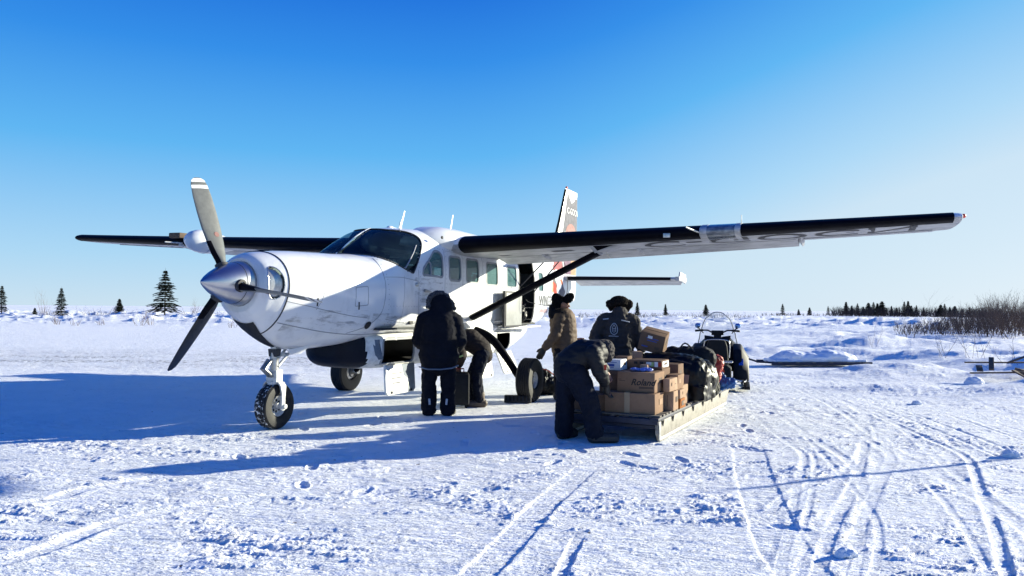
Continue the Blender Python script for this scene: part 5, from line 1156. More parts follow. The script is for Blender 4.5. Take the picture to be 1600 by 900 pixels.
for z, d in ((.235, .05), (.17, .03)): MB().box((-.575, -.02 if z > .2 else .05, z), (1.17, .04, d*1.3)).build('crossbar', M['sledblue'], sled, bevel=.006)
for k, v in enumerate((.16, .62, 1.15, 1.7, 2.3, 2.9, 3.5)):
    MB().tube([(.01, v-.03, .285), (.012, v, .20), (.012, v+.05, .235), (.01, v+.02, .17), (.0, v-.01, .27)], .006, 5).build('lashing', M['seam'], sled)
m = MB(); m.box((.008, .05, .13), (.012, .07, .20)); m.build('corner_bracket', M['metal'], sled, bevel=.004)
for u in (.10, .95): MB().tube([(-u, 4.2, .22), (-u*.6-.2, 4.9, .26), (-.5, 5.45, .30)], .018, 8).build('tow_bar', M['seam'], sled)

def carton(u0, u1, v0, v1, z0, z1, mm, label, tape=None, prints=(), rot=0.0, tilt=0.0, roll=0.0, name='cardboard_box', group=None, seam=True, cat='box', text=None, openf=False):
    c = SW((u0+u1)/2, (v0+v1)/2, z0); w, d, h = u1-u0, v1-v0, z1-z0
    o = empty(name, c, SLR+rot, label, cat, group)
    if tilt: o.rotation_euler = (tilt, roll, SLR+rot)
    m = MB(); m.box((0, 0, h/2), (w, d, h))
    b = m.build('carton', mm, o, bevel=.007)
    rj = random.Random(int(u0*977+v0*331+z0*77)); dv = {}
    for v in b.data.vertices:
        k_ = tuple(int(c_ > 0 if i_ < 2 else c_ > h/2) for i_, c_ in enumerate(v.co)); d_ = dv.setdefault(k_, Vector((rj.uniform(-.006, .006), rj.uniform(-.003, .001), rj.uniform(-.004, .0)))); v.co += d_
    if w > .2 and rj.random() < .35: MB().box((rj.uniform(-.3, .3)*w, -d/2-.0035, h*rj.uniform(.55, .8)), (.065, .002, .04)).build('shipping_label', M['whitebox'], o)
    if d > .2: MB().box((w/2+.003, rj.uniform(-.2, .2)*d, h*.55), (.002, d*.35, h*.28)).build('side_print', M['ink2'] if rj.random() < .75 else M['board2'], o)
    if seam: MB().box((0, 0, h+.001), (w*.98, .004, .004)).build('flap_gap', M['ink2'], o)
    if tape:
        tx, tw = tape; m = MB(); m.box((tx, -d/2-.001, h*.5), (tw, .003, h)); m.box((tx, 0, h+.002), (tw, d+.004, .003)); m.build('tape', M['tape'], o)
    for (px, pz, pw, ph, key, face_) in prints:
        m = MB()
        if face_ == 'f': m.box((px*w, -d/2-.0012, pz*h), (pw*w, .0024, ph*h))
        elif face_ == 'r': m.box((w/2+.0012, px*d, pz*h), (.0024, pw*d, ph*h))
        else: m.box((px*w, pz*d, h+.0015), (pw*w, ph*d, .0026))
        m.build('box_print', M[key], o)
    if text:
        t, sz, tx, tz, sh, key = text; me = text_mesh(t, sz, shear=sh, bold=sz*.022)
        for v in me.vertices: v.co = (tx+v.co.x, -d/2-.003, tz+v.co.y)
        link('lettering', me, M[key], o)
    if openf:
        for q, an in ((1, .5), (-1, .9)): MB().box((0, q*(d/2+.06*math.sin(an)), h+.06*math.cos(an)), (w, .004, .13), Matrix.Rotation(-q*an, 3, 'X')).build('flap', mm, o)
    return o
carton(.06, .68, .09, .50, .305, .545, M['board'], 'largest brown carton with a pale tape band, lowest on the front edge of the sled', tape=(-.03, .065))
carton(.09, .55, .17, .60, .547, .785, M['board'], 'brown carton printed with the word Roland, on top of the largest carton', text=('Roland', .105, -.06, .085, .35, 'ink'), prints=[(.28, .24, .38, .11, 'ink2', 'f'), (-.43, .62, .08, .03, 'ink2', 'f'), (-.36, .55, .16, .025, 'ink2', 'f'), (.1, .5, .5, .03, 'ink2', 'r')])
carton(.56, .82, .30, .62, .50, .785, M['board3'], 'dark brown carton under the white carton, between the bending person and the Roland box', prints=[(.1, .8, .5, .04, 'ink2', 'f')])
carton(.69, 1.10, .12, .60, .305, .50, M['board3'], 'low dark brown carton behind the legs of the bending person', prints=[(0, .5, .3, .1, 'ink2', 'f')])
carton(.56, .80, .33, .58, .787, .915, M['whitebox'], 'white carton with blue print on top of the stack nearest the bending person', prints=[(0, .45, .35, .22, 'blueink', 'f'), (0, .72, .6, .05, 'blueink', 'f'), (-.1, .25, .5, .05, 'blueink', 'f')], cat='box')
carton(.12, .55, .62, 1.0, .545, .80, M['board3'], 'brown carton behind the Roland box, under the flat printed box')
carton(.12, .56, .60, .95, .802, .905, M['board3'], 'flat dark carton with coloured side label behind the Roland box', prints=[(-.25, .65, .10, .28, 'ink', 'f'), (-.08, .65, .10, .28, 'ink', 'f'), (.20, .5, .14, .5, 'green', 'f'), (.34, .5, .10, .6, 'whitebox', 'f'), (.44, .5, .09, .5, 'redart', 'f'), (0, .5, .8, .7, 'whitebox', 'r'), (-.2, .4, .2, .4, 'blueink', 'r')])
bw = empty('plastic_wrap', SW(.30, .34, .787), SLR, 'crumpled blue plastic wrap on top of the Roland box', 'wrap')
blob('wrap_sheet', [('e', (0, 0, .012), (.14, .07, .018)), ('e', (.06, .02, .02), (.08, .05, .022)), ('e', (-.08, -.01, .018), (.06, .05, .02))], M['bluewrap'], bw, .007, 1, .012, (22, 22, 22))
carton(.25, .34, .42, .52, .80, .86, M['board2'], 'tiny beige box behind the blue plastic wrap', seam=False)
carton(.62, .78, .80, 1.0, .785, .93, M['board3'], 'small brown carton half hidden behind the white carton')
carton(-.03, .055, .42, .78, .545, .70, M['board2'], 'narrow pale box at the right of the Roland box', prints=[(0, .5, .6, .05, 'ink2', 'r')])
carton(-.03, .17, .80, 1.10, .54, .72, M['board'], 'small brown carton above the box with the round symbol', prints=[(0, .85, .9, .06, 'boardo', 'f')])
carton(-.04, .12, .56, .78, .305, .54, M['board2'], 'upright pale carton right of the largest carton, at the sled edge', prints=[(0, .5, .05, .6, 'ink2', 'f')])
carton(-.06, .15, .82, 1.06, .305, .425, M['boardo'], 'orange printed carton low at the right sled edge', prints=[(0, .5, .6, .5, 'ink2', 'r'), (0, .5, .5, .06, 'redart', 'f')])
b_ = carton(-.06, .16, .80, 1.05, .427, .538, M['board2'], 'pale carton marked with a dark round symbol above the orange carton', prints=[(0, .85, .7, .06, 'ink2', 'f')])
MB().lathe([(0, .03), (.002, .03), (.002, .016), (0, .016)], (0, -.128, .055), (0, -1, 0), 14).build('round_symbol', M['ink2'], b_)
carton(.05, .40, 1.12, 1.42, .56, .83, M['board3'], 'brown carton standing behind the small cartons, before the big black sack')
carton(.02, .35, 1.10, 1.55, .305, .55, M['board2'], 'open pale carton with a raised flap in front of the black sack', openf=True)
carton(.42, .95, 1.05, 1.5, .305, .78, M['board3'], 'large brown carton in the middle of the load, mostly hidden')
carton(.55, .66, 1.10, 1.25, .80, .98, M['board2'], 'small peach-coloured box by the gloved hand of the standing person', rot=.5, seam=False)
carton(.50, .85, 1.95, 2.30, .965, 1.235, M['board3'], 'tilted carton with blue lines of print, highest on the load above the black sacks', rot=.12, tilt=.20, roll=.24, prints=[(0, .72, .5, .05, 'blueink', 'f'), (0, .60, .4, .05, 'blueink', 'f'), (-.25, .25, .25, .06, 'blueink', 'f'), (.25, .28, .2, .14, 'ink2', 'f'), (.1, .5, .3, .2, 'ink2', 'r'), (-.2, .5, .15, .45, 'tape', 'r')])
def sack(u, v, z, label, prims, mm, fold=.03, name='bag', cat='bag', seed=0, rz=0, fs=(6, 6, 6), vox=.018, body='bag_body'):
    o = empty(name, SW(u, v, z), SLR+rz, label, cat); blob(body, prims, mm, o, vox, 2, fold, fs, seed=seed); return o
sk = sack(.30, 2.02, .305, 'big black plastic sack filling the middle of the sled', [('c', (-.30, -.10, .33), (.22, -.10, .32), .31, .29), ('c', (-.26, .18, .28), (.26, .22, .28), .28, .27), ('b', (0, 0, .10), (.95, .70, .2))], M['bag'], .022, 'plastic_sack', 'sack', 31, fs=(4, 4, 4))
MB().tube(crv([(-.2, -.40, .50), (.05, -.41, .55), (.30, -.36, .50)], 4), .010, 6).build('tie', M['seam'], sk)
df = sack(.22, 2.75, .62, 'black duffel bag lying behind the big black sack under the tilted carton', [('c', (-.30, 0, .20), (.16, 0, .20), .17, .17)], M['duffel'], .02, 'duffel_bag', 'bag', 32)
MB().tube(crv([(-.2, -.15, .30), (-.1, -.12, .42), (.05, -.15, .30)], 4), .012, 6).build('handle', M['seam'], df)
sack(.35, 2.80, .305, 'black sack under the duffel bag at the back of the load', [('c', (-.30, 0, .20), (.25, 0, .20), .20, .20), ('b', (0, 0, .1), (.7, .4, .2))], M['bag'], .02, 'plastic_sack', 'sack', 33)
sack(-.10, 2.35, .305, 'camouflage-patterned bundle with brown edge hanging at the right side of the black sack', [('c', (.02, .10, .06), (-.04, .12, .42), .07, .05), ('c', (0, .34, .06), (-.02, .24, .40), .06, .05), ('c', (0, .42, .08), (0, .05, .24), .05, .05)], M['camo'], .025, 'bundle', 'bundle', 34, fs=(14, 14, 14), vox=.014)
rd = sack(.02, 3.30, .44, 'red dry bag hanging between the sled load and the snowmobile', [('c', (0, 0, .12), (.02, 0, .30), .10, .11), ('e', (0, 0, .05), (.09, .10, .10))], M['redcloth'], .02, 'dry_bag', 'bag', 35, fs=(11, 11, 11), vox=.013)
MB().tube([(-.05, -.1, .36), (.04, -.1, .38), (.08, -.08, .34)], .010, 6).build('strap', M['seam'], rd)
sack(-.10, 3.55, .30, 'crumpled blue sack at the far end of the sled', [('c', (-.06, 0, .08), (.08, 0, .10), .10, .08), ('c', (-.04, 0, .12), (-.08, 0, .24), .07, .04)], M['bluecloth'], .03, 'sack', 'sack', 36, fs=(12, 12, 12), vox=.012)
sack(-.07, 2.85, .30, 'dark green pouch with orange tag between camouflage bundle and red bag', [('c', (0, 0, .06), (0, 0, .22), .07, .06)], M['camo'], .015, 'pouch', 'pouch', 37, vox=.012)
sack(.55, 3.35, .305, 'dark covered bundle across the far end of the sled', [('c', (-.25, 0, .12), (.25, 0, .12), .14, .13)], M['duffel'], .02, 'bundle', 'bundle', 38)

# ================================================================== snowmobile
sm = empty('snowmobile', (3.93, 14.9, 0), -0.27, 'black snowmobile with clear windshield and blue mirrors, hitched ahead of the sled', 'snowmobile')
sm.scale = (1.05, 1.05, 1.05)
def smb(name, m, mm, par=sm, **k): return m.build(name, mm, par, **k)
m = MB(); m.loft([[(x, y, z) for x, z in ((-.25, .22), (.25, .22), (.25, .44), (.17, .50), (-.17, .50), (-.25, .44))] for y in (-.62, 1.1)]); tn = smb('tunnel', m, M['plastic'], bevel=.015)
m = MB(); P = [(-.55, .34), (-.62, .20), (-.50, .04), (.2, .02), (.95, .02), (1.10, .16), (1.0, .34)]
m.prism([(-.20, y, z) for y, z in P], (.40, 0, 0)); trk = smb('track_belt', m, M['tyre'], bevel=.02)
for k in range(14): MB().box((0, -.45+k*.105, .012), (.42, .022, .03)).build('track_lug', M['plastic'], trk, bevel=.004)
for z in (.09, .16, .23): MB().box((0, -.64+.25*(z-.09), z), (.40, .03, .02), Matrix.Rotation(.3, 3, 'X')).build('track_lug', M['plastic'], trk)
m = MB(); m.prism([(-.23, -.66, .46), (.23, -.66, .46), (.25, -.72, .20), (-.25, -.72, .20)], (0, .015, 0)); smb('snow_flap', m, M['plastic'], bevel=.006)
m = MB(); m.box((0, -.675, .40), (.26, .02, .05)); smb('tail_light', m, M['redart'], bevel=.006)
m = MB(); m.loft([[(x*w, y, z) for x, z in ((-.19, .48), (.19, .48), (.20, .58), (.15, .50+h_), (-.15, .50+h_), (-.20, .58))] for y, w, h_ in ((-.35, 1, .16), (0, 1, .18), (.4, .85, .22), (.75, .6, .24))]); smb('seat', m, M['duffel'], ang=50, bevel=.02)
m = MB(); m.loft([[(x*w, y, z) for x, y in ((-.18, -.40), (.18, -.40), (.18, -.28), (-.18, -.28))] for z, w in ((.56, 1.06), (.64, 1.08), (.82, .98), (.90, .84), (.93, .7))]); smb('seat_back', m, M['duffel'], bevel=.03)
m = MB(); m.tube(crv([(-.25, -.30, .56), (-.26, -.66, .56), (-.20, -.72, .56), (.20, -.72, .56), (.26, -.66, .56), (.25, -.30, .56)], 4), .014, 8); rk = smb('cargo_rack', m, M['chrome'])
for y in (-.62, -.5, -.38): MB().box((0, y, .56), (.5, .03, .012)).build('rack_bar', M['metal'], rk)
m = MB(); m.tube(crv([(-.21, -.42, .62), (-.22, -.43, .84), (-.16, -.44, .93), (.16, -.44, .93), (.22, -.43, .84), (.21, -.42, .62)], 4), .009, 8); smb('grab_rail', m, M['chrome'])
# body shell: hood and side pods
m = MB(); m.loft([[(x*w, y, .32+z*h_) for x, z in ((-.42, 0), (.42, 0), (.46, .3), (.40, .7), (.22, 1), (-.22, 1), (-.40, .7), (-.46, .3))] for y, w, h_ in ((.42, .85, .40), (.62, 1, .56), (1.0, 1.0, .62), (1.4, .82, .48), (1.75, .45, .22))]); smb('hood', m, M['plastic'], ang=45, bevel=.02)
for q in (1, -1):
    m = MB(); m.loft([[(q*x, y, z) for y, z in ((-.05, .16), (.55, .14), (.80, .28), (.78, .70), (.50, .84), (.20, .74), (.0, .40))] for x in (.28, .42)]+[[(q*.56, y, z) for y, z in ((.02, .18), (.50, .16), (.70, .28), (.68, .52), (.48, .60), (.24, .54), (.08, .36))]]); sp_ = smb('side_panel', m, M['plastic'], bevel=.03)
    m = MB(); m.box((q*.42, .085, .52), (.08, .012, .16), Matrix.Rotation(-.75, 3, 'X')); m.build('knee_pad', M['mirror'], sp_, bevel=.004)
    m = MB(); m.box((q*.37, .12, .20), (.20, .95, .025)); smb('running_board', m, M['plastic'], bevel=.006)
    m = MB(); m.tube(crv([(q*.27, -.35, .24), (q*.44, -.33, .20), (q*.50, -.10, .20), (q*.50, .3, .26), (q*.47, .45, .40)], 4), .014, 8); smb('bumper_tube', m, M['chrome'])
    sk_ = []
    m = MB(); m.loft([[(q*.50+x, y, z+zz) for x, zz in ((-.07, 0), (.07, 0), (.05, .025), (-.05, .025))] for y, z in ((.35, .02), (.5, .0), (1.3, .0), (1.55, .07), (1.68, .18))]); skx = smb('ski', m, M['plastic'], bevel=.004)
    m = MB(); m.tube([(q*.50, .95, .03), (q*.45, .98, .25), (q*.30, 1.0, .40)], .022, 8); m.build('ski_spindle', M['metal'], skx)
    m = MB(); m.tube([(q*.02, .52, 1.00), (q*.18, .46, 1.08), (q*.30, .40, 1.08)], .014, 8); hb_ = smb('handlebar', m, M['plastic'])
    m = MB(); m.tube([(q*.26, .42, 1.08), (q*.40, .35, 1.07)], .020, 10); m.build('grip', M['tyre'], hb_)
    m = MB(); m.tube([(q*.30, .44, 1.09), (q*.36, .36, 1.12)], .008, 6); m.build('brake_lever', M['plastic'], hb_)
    m = MB(); m.tube([(q*.26, .60, 1.02), (q*.35, .55, 1.13)], .009, 6); ms_ = smb('mirror_arm', m, M['plastic'])
    m = MB(); m.ell((q*.365, .535, 1.165), (.055, .022, .048)); m.build('mirror', M['mirror'], ms_, ang=180)
m = MB(); m.tube([(0, .58, .82), (0, .54, 1.0)], .03, 10); m.box((0, .55, 1.03), (.22, .10, .09)); smb('steering_column', m, M['plastic'], bevel=.01)
m = MB(); m.box((0, .50, .92), (.14, .05, .15), Matrix.Rotation(-.4, 3, 'X')); smb('console', m, M['duffel'], bevel=.012)
m = MB(); m.loft([[(x, y, z) for x, y, z in ((-.24, .62, .78), (-.05, .60, .92), (-.05, .56, .80), (-.22, .56, .74))], [(x, y-.04, z) for x, y, z in ((-.24, .62, .98), (-.08, .60, .96), (-.05, .56, .90), (-.22, .56, .86))]]); m.loft([[(-x, y, z) for x, y, z in ((-.24, .62, .78), (-.05, .60, .92), (-.05, .56, .80), (-.22, .56, .74))], [(-x, y-.04, z) for x, y, z in ((-.24, .62, .98), (-.08, .60, .96), (-.05, .56, .90), (-.22, .56, .86))]]); smb('dash_pods', m, M['plastic'])
m = MB(); rows = []
for i in range(9):
    t = i/8; z = .80+.62*t; wd = [.37, .36, .34, .33, .30, .285, .26, .22, .13][i]; y0 = .86-.30*t; rows.append([(wd*math.sin(a), y0-.16*(1-math.cos(a)), z-.06*t*(1-math.cos(a))) for a in np.linspace(-1.35, 1.35, 17)])
m.loft(rows, 0, False, closed=False); vz = smb('windshield', m, M['visor'], ang=180, fix=False)
m = MB(); m.tube([Vector(r[0]) for r in rows]+[Vector(p) for p in rows[-1][1:-1]]+[Vector(r[-1]) for r in rows[::-1]], .010, 6); m.build('windshield_rim', M['softseam'], vz)
MB().box((.52, .05, .10), (.10, .5, .06), Matrix.Rotation(.1, 3, 'X')).build('ski_heel', M['plastic'], sm, bevel=.01)

# ================================================================== right-hand side objects
ps = empty('flat_sled', (8.4, 21.7, zat(8.4, 21.2)+.04), .10, 'flat dark sled frame buried under a mound of snow beside the track', 'sled')
MB().box((0, -.50, .06), (2.85, .07, .09)).build('front_board', M['sledblue'], ps, bevel=.01)
MB().box((0, .50, .06), (2.85, .07, .09)).build('rear_board', M['sledblue'], ps, bevel=.01)
for k in range(6): MB().box((-1.2+k*.48, 0, .09), (.10, 1.1, .03)).build('slat', M['sledwood'], ps, bevel=.004)
MB().tube([(-1.4, -.45, .08), (-1.75, -.35, .10), (-1.9, -.1, .16)], .025, 8).build('tow_bar', M['seam'], ps)
sn = blob('snow_mound', [('e', (-.65, 0, .20), (.52, .40, .20)), ('e', (-.15, 0, .20), (.6, .40, .16)), ('e', (.45, 0, .20), (.78, .42, .22)), ('e', (.0, 0, .16), (1.3, .45, .17)), ('b', (.02, 0, .11), (2.6, .88, .08))], M['snowlump'], ps, .03, 6, .022, (2.2, 2.2, 3), seed=41)
bp2 = empty('broken_pallet', (10.75, 16.9, zat(10.75, 16.9)+.10), -.25, 'broken wooden pallet half buried in the drift at the right edge', 'pallet')
for (c, d, r) in [((-.05, -.25, .10), (1.5, .09, .03), (0, -.04, 0)), ((-.05, .30, .28), (1.4, .09, .03), (0, -.02, .02)), ((-.28, .10, .26), (.10, .55, .03), (.45, 0, -.3)), ((-.55, -.02, .16), (.12, .30, .025), (.35, 0, -.2)), ((.15, -.45, .05), (.10, .55, .03), (.35, .1, .5)), ((.45, .02, .06), (.5, .35, .12), (.1, .2, .2)), ((.35, .2, .40), (.7, .07, .03), (0, -.35, .2))]:
    from mathutils import Euler
    MB().box(c, d, Euler(r).to_matrix()).build('board', M['wood'], bp2, bevel=.006)
mp_ = empty('marker_post', (10.2, 10.35, zat(10.2, 10.35)-.1), .3, 'thin wooden marker post standing in the snow right of the view', 'post')
MB().box((0, 0, 1.15), (.06, .06, 2.3)).build('post', M['wood'], mp_, bevel=.01); MB().box((0, .02, 2.0), (.30, .02, .22)).build('marker_board', M['wood'], mp_, bevel=.005)
for i, (x, y, r_) in enumerate([(5.30, 8.30, .07), (9.6, 16.2, .14), (6.7, 12.9, .06), (2.1, 4.9, .05)]):
    lo = blob('snow_lump', [('e', (0, 0, 0), (r_*1.3, r_, r_*.8)), ('e', (r_*.7, .1*r_, -.1*r_), (r_*.8, r_*.7, r_*.6)), ('e', (-r_*.6, 0, -.2*r_), (r_*.8, r_*.8, r_*.6))], M['snowlump'], None, r_*.12, 1, r_*.2, (1/r_*.8,)*3, seed=50+i)
    lo.location = (x, y, zat(x, y)+r_*.3)
    tag(lo, ['lone snow lump at the right edge beside the ski track', 'rounded block of snow on the shaded drift near the broken pallet', 'small snow clod beside the curving track below the flat sled', 'clod of snow on the wide snowmobile track in front'][i], 'snow lump')

# ================================================================== vegetation
def spruce_mesh(seed, H=5.5, W_=1.5, dense=1.0, gap=0.0):
    """trunk tube and whorls of drooping boughs, each bough a bundle of short needle sprays"""
    rnd = random.Random(seed); t = MB(); t.tube([(0, 0, -.3), (0.02, 0, H*.5), (0, 0, H*.93), (.01, 0, H*1.04)], [.09*H/5.5, .05*H/5.5, .02, .008], 7)
    v = []; f = []
    z = .10*H; 
    while z < H*.97:
        k = 1-z/H; L0 = (W_*(k**.9)*(1 if z > .15*H else .85)+.06)*rnd.uniform(.78, 1.15)
        nb = max(5, int((10 if k > .3 else 7)*dense))
        a0 = rnd.uniform(0, 6.28); L1 = L0*rnd.uniform(.72, 1.12)
        for b in range(nb):
            an = a0+6.283*b/nb+rnd.uniform(-.25, .25); L = L1*rnd.uniform(.65, 1.12); dz = -.22*L*rnd.uniform(.3, 1.3)+.12*(1-k)*L
            u = Vector((math.cos(an), math.sin(an), 0)); w = Vector((-u.y, u.x, 0)); zb = z+rnd.uniform(-.05, .05)
            ns = max(4, int(L/.085))
            for i in range(ns):
                q = (i+.6)/ns; c = u*(L*q)+Vector((0, 0, zb+dz*q*q+.05*math.sin(q*3))); 
                for s_ in (1, -1):
                    wd = (.04+.11*min(1, L/.6)+.24*L*(1-q)*.6)*rnd.uniform(.6, 1.2); tip = c+w*(s_*wd)+u*(.11+.05*rnd.random())+Vector((0, 0, rnd.uniform(-.09, .02)))
                    n = len(v); th = (.040+.03*rnd.random())*min(1, .35+L)
                    v += [tuple(c-u*th), tuple(c+u*th+Vector((0, 0, .02))), tuple(tip), tuple(c+Vector((0, 0, -.045)))]
                    f += [(n, n+1, n+2), (n, n+2, n+3), (n+1, n+3, n+2)]
            n = len(v); c = u*(L*1.05)+Vector((0, 0, zb+dz*1.05)); c0 = u*(L*.2)+Vector((0, 0, zb))
            v += [tuple(c0+w*.03), tuple(c0-w*.03), tuple(c), tuple(c0-Vector((0, 0, .04)))]; f += [(n, n+1, n+2), (n+1, n+3, n+2), (n, n+2, n+3)]
        z += (.07+.085*k)*H*.37*(1+gap)*rnd.uniform(.75, 1.25)
    me = bpy.data.meshes.new('crown'); me.from_pydata(v, [], f); me.materials.append(M['needle'])
    tm = MB(); tm.v, tm.f, tm.m = t.v, t.f, t.m; o = tm.build('trunk', M['bark']); tme = o.data; bpy.data.objects.remove(o)
    return me, tme, H
SP = [spruce_mesh(1, 5.6, 2.1, 1.15, gap=-.12), spruce_mesh(2, 5.0, 1.25), spruce_mesh(3, 4.2, 1.0, gap=-.3), spruce_mesh(4, 3.0, 1.15, gap=.15)]
def tree(x, y, H, kind, label, group='spruce trees on the snowfield', rz=None, parts=True):
    c, t, h0 = SP[kind]; s = H/h0; r = empty('spruce_tree', (x, y, zat(x, y)), rz if rz is not None else random.uniform(0, 6), label, 'tree', group); ff = random.uniform(1.0, 1.55) if y > 200 else 1.08; r.scale = (s*ff, s*ff, s)
    link('trunk', t, None, r); link('crown', c, None, r); return r
def far(px, D): return ((px-800)/1215.96*D, D)
for px, D, H, k, lab in [(258, 90, 5.3, 0, 'tallest spruce on the left with spreading boughs, just left of the propeller'), (96, 88, 3.5, 1, 'mid-sized narrow spruce second from the left edge'), (3, 86, 3.1, 1, 'spruce cut off by the left edge of the picture'), (187, 92, 2.0, 3, 'small spruce between the mid-sized and the tallest left-hand spruces'), (55, 90, 1.2, 3, 'tiny spruce sapling left of the mid-sized spruce'),
                        (996, 150, 2.7, 2, 'thin spruce seen right of the fur-hatted person'), (1040, 170, 2.6, 2, 'thin spruce just left of the snowmobile windshield'), (1103, 150, 2.3, 3, 'small spruce behind the left mirror of the snowmobile')]:
    x, y = far(px, D); tree(x, y, H, k, lab)
rt = random.Random(5)
tl = [(1223, 260, 4.2), (1248, 270, 2.4), (1265, 265, 3.0), (1294, 250, 3.2)]+[(px, 250+rt.uniform(-18, 18), h) for px, h in [(1322, 4.8), (1331, 3.6), (1340, 4.4), (1349, 3.4), (1357, 4.6), (1365, 5.0), (1371, 4.2), (1378, 4.9), (1386, 3.0), (1393, 3.6), (1401, 3.1), (1413, 4.9), (1419, 5.2), (1424, 3.6), (1432, 3.9), (1443, 3.2), (1470, 4.0), (1476, 4.4), (1484, 3.4), (1492, 3.8), (1503, 3.0), (1515, 3.4)]]
TLL = ['leftmost spruce of the distant treeline', 'second spruce from the left end of the distant treeline', 'third spruce from the left end of the distant treeline', 'fourth spruce from the left end of the treeline', 'spruce left of the tallest pair in the left treeline clump', 'taller spruce in the middle of the left treeline clump', 'short spruce inside the left treeline clump', 'tall spruce right of the middle of the left clump', 'short spruce at the dip of the treeline', 'spruce just right of the dip in the treeline', 'spruce left of the bushiest treeline trees', 'tall spruce in the bushiest clump of the treeline', 'tallest spruce of the treeline, in its bushiest clump', 'short spruce leaning on the tallest treeline spruce', 'spruce right of the bushiest treeline clump', 'short spruce before the gap in the treeline', 'first spruce right of the gap in the treeline', 'taller spruce right of the gap in the treeline', 'short spruce close to the willow thicket top', 'spruce rising behind the left edge of the willow thicket', 'small spruce half hidden by the willow thicket', 'rightmost treeline spruce behind the willow thicket']
for i, (px, D, h) in enumerate(tl):
    x, y = far(px, D); lone = i < 4
    tree(x, y, h*.95, 1 + i % 3, ['lone dark spruce farthest left of the distant treeline', 'second lone small spruce left of the distant treeline', 'third lone spruce left of the distant treeline', 'lone spruce nearest to the distant treeline'][i] if lone else TLL[i-4], 'spruces of the distant treeline')

def twigs(n_stems, fn, seed, h0, h1, rad=.006, depth=2, spread=.35):
    """many thin three-sided stems in one mesh; fn() gives the foot of each stem"""
    rnd = random.Random(seed); v = []; f = []
    def seg(a, b, r0, r1):
        d = (b-a).normalized(); u = d.orthogonal().normalized(); w = d.cross(u); n = len(v)
        for c, r in ((a, r0), (b, r1)):
            for k in range(3): v.append(tuple(c+(u*math.cos(2.094*k)+w*math.sin(2.094*k))*r))
        for k in range(3): f.append((n+k, n+(k+1) % 3, n+3+(k+1) % 3, n+3+k))
    def grow(p, d, L, r, lv):
        q = p; n = 3
        for i in range(n):
            d = (d+Vector((rnd.uniform(-1, 1), rnd.uniform(-1, 1), rnd.uniform(-.3, .6)))*.16).normalized(); q2 = q+d*(L/n); seg(q, q2, r*(1-i*.22), r*(1-(i+1)*.22)); 
            if lv > 0:
                for _ in range(2): grow(q2, (d+Vector((rnd.uniform(-1, 1), rnd.uniform(-1, 1), rnd.uniform(-.2, .5)))*.75).normalized(), L*rnd.uniform(.3, .5), r*.5, lv-1)
            q = q2
    for _ in range(n_stems):
        x, y, z, k = fn(rnd); d = Vector((rnd.uniform(-1, 1)*spread, rnd.uniform(-1, 1)*spread, 1)).normalized(); grow(Vector((x, y, z-.05)), d, rnd.uniform(h0, h1)*k, rad, depth)
    me = bpy.data.meshes.new('stems'); me.from_pydata(v, [], f); return me
def thicket(rnd):
    px = 1400+220*rnd.random()**.75; D = rnd.uniform(36, 62); x = (px-800)/1216*D; k = .35+.85*min(1, max(0, (px-1430)/140)); return x, D, zat(x, D) if rnd.random() < .25 else thicket.z, k
_g = np.linspace(0, 1, 5); thicket.z = .35
def thicket(rnd):
    px = 1398+232*rnd.random()**.8; D = rnd.uniform(36, 60); x = (px-800)/1216*D; k = .30+.80*min(1, max(0, (px-1425)/150)); return x, D, .25, k
o = link('willow_thicket', twigs(620, thicket, 61, .8, 1.6, .015, 2, .55), M['twig']); tag(o, 'dense leafless brown willow thicket along the drift on the right', 'thicket', kind='stuff')
def scrubline(rnd):
    px = rnd.choice([rnd.uniform(1190, 1600), rnd.uniform(1300, 1560), rnd.uniform(1300, 1560)]); D = rnd.uniform(225, 265); x = (px-800)/1216*D; return x, D, 0.0, (.35 if px < 1300 else 1.0)
o = link('distant_scrub', twigs(1500, scrubline, 62, 1.2, 2.6, .06, 1, .5), M['fartwig']); tag(o, 'dark band of scrub below the distant treeline', 'scrub', kind='stuff')
def midscrub(rnd):
    px = rnd.uniform(900, 1190); D = rnd.uniform(120, 170); x = (px-800)/1216*D; return x, D, 0.02, rnd.uniform(.4, 1.0)
o = link('low_scrub', twigs(700, midscrub, 63, .5, 1.3, .02, 1, .8), M['fartwig']); tag(o, 'low bare scrub on the snowfield behind the people', 'scrub', kind='stuff')
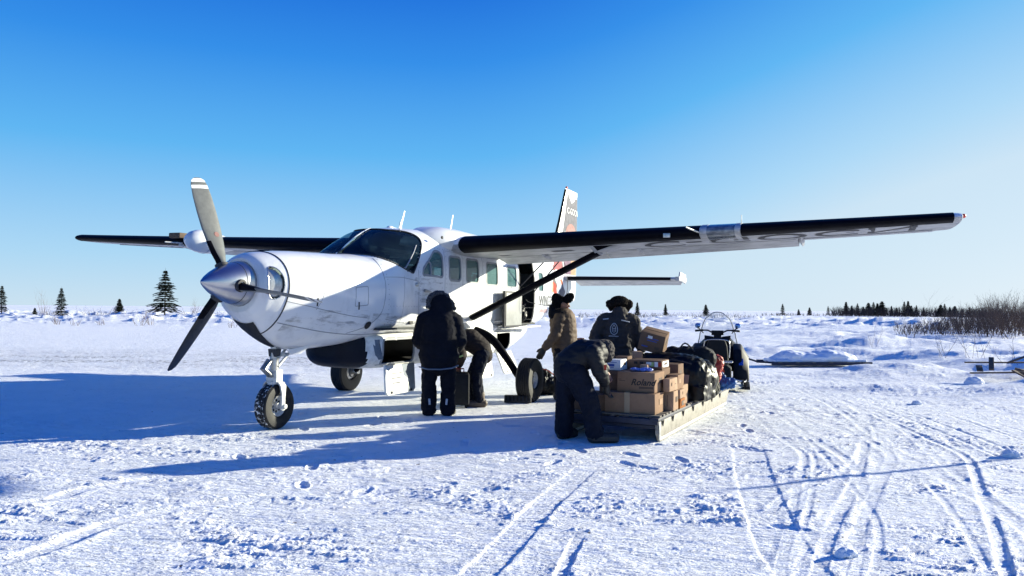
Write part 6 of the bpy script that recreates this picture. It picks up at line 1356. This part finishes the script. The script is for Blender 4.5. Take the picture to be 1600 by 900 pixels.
def leftscrub(rnd):
    c = rnd.choice([70, 150, 165, 205, 300, 330, 380]); px = c+rnd.gauss(0, 16); D = rnd.uniform(85, 110); x = (px-800)/1216*D; return x, D, .1, rnd.uniform(.3, 1.0)
o = link('left_scrub', twigs(260, leftscrub, 64, .5, 1.3, .014, 1, .8), M['fartwig']); o.name = 'snowfield_scrub'; tag(o, 'sparse bare scrub around the spruces on the left', 'scrub', kind='stuff')
def bush(x, y, n, h0, h1, label, seed, sp=.25, rad=.006):
    z = zat(x, y); me = twigs(n, lambda r: (r.gauss(0, sp*.4), r.gauss(0, sp*.4), 0, 1), seed, h0, h1, rad, 1, .6); o = link('bare_bush', me, M['twig'], None, (x, y, z)); tag(o, label, 'bush', 'bare bushes sticking out of the snow'); return o
for i, (px, D, n, h0, h1, lab) in enumerate([(68, 75, 9, 1.2, 2.4, 'bare branching bush behind the sapling on the left'), (90, 57, 14, .3, .8, 'low twiggy tuft in the snow below the mid-sized left spruce'), (118, 55, 7, .2, .5, 'thin row of grass stalks right of the low tuft'), (160, 56, 9, .3, .6, 'sparse stalks in the snow left of the tallest spruce'), (220, 56, 9, .5, 1.0, 'small bush below the tallest left spruce'), (236, 57, 9, .5, 1.1, 'small bush at the right foot of the tallest spruce'), (362, 54, 9, .3, .7, 'tuft of stalks between propeller and nose gear'), (305, 85, 12, .7, 1.6, 'bare bush right of the tallest spruce near the spinner'),
        (1405, 40, 7, .8, 1.6, 'thin bare bush at the left end of the willow thicket'), (1436, 38, 8, 1.0, 1.9, 'taller bare bush just left of the willow thicket'), (1363, 29, 3, .5, .9, 'single twig sprouting above the flat sled mound'), (1474, 22, 4, .4, .8, 'thin twigs on the drift left of the curved stems'), (1526, 21, 6, .5, 1.1, 'small bare bush on the shaded drift below the thicket'), (1573, 20, 3, .4, .8, 'few twigs on the drift above the broken pallet')]):
    x, y = far(px, D); bush(x, y, n, h0, h1, lab, 80+i, sp=.3 if D > 50 else .2, rad=.010 if D > 50 else .005)
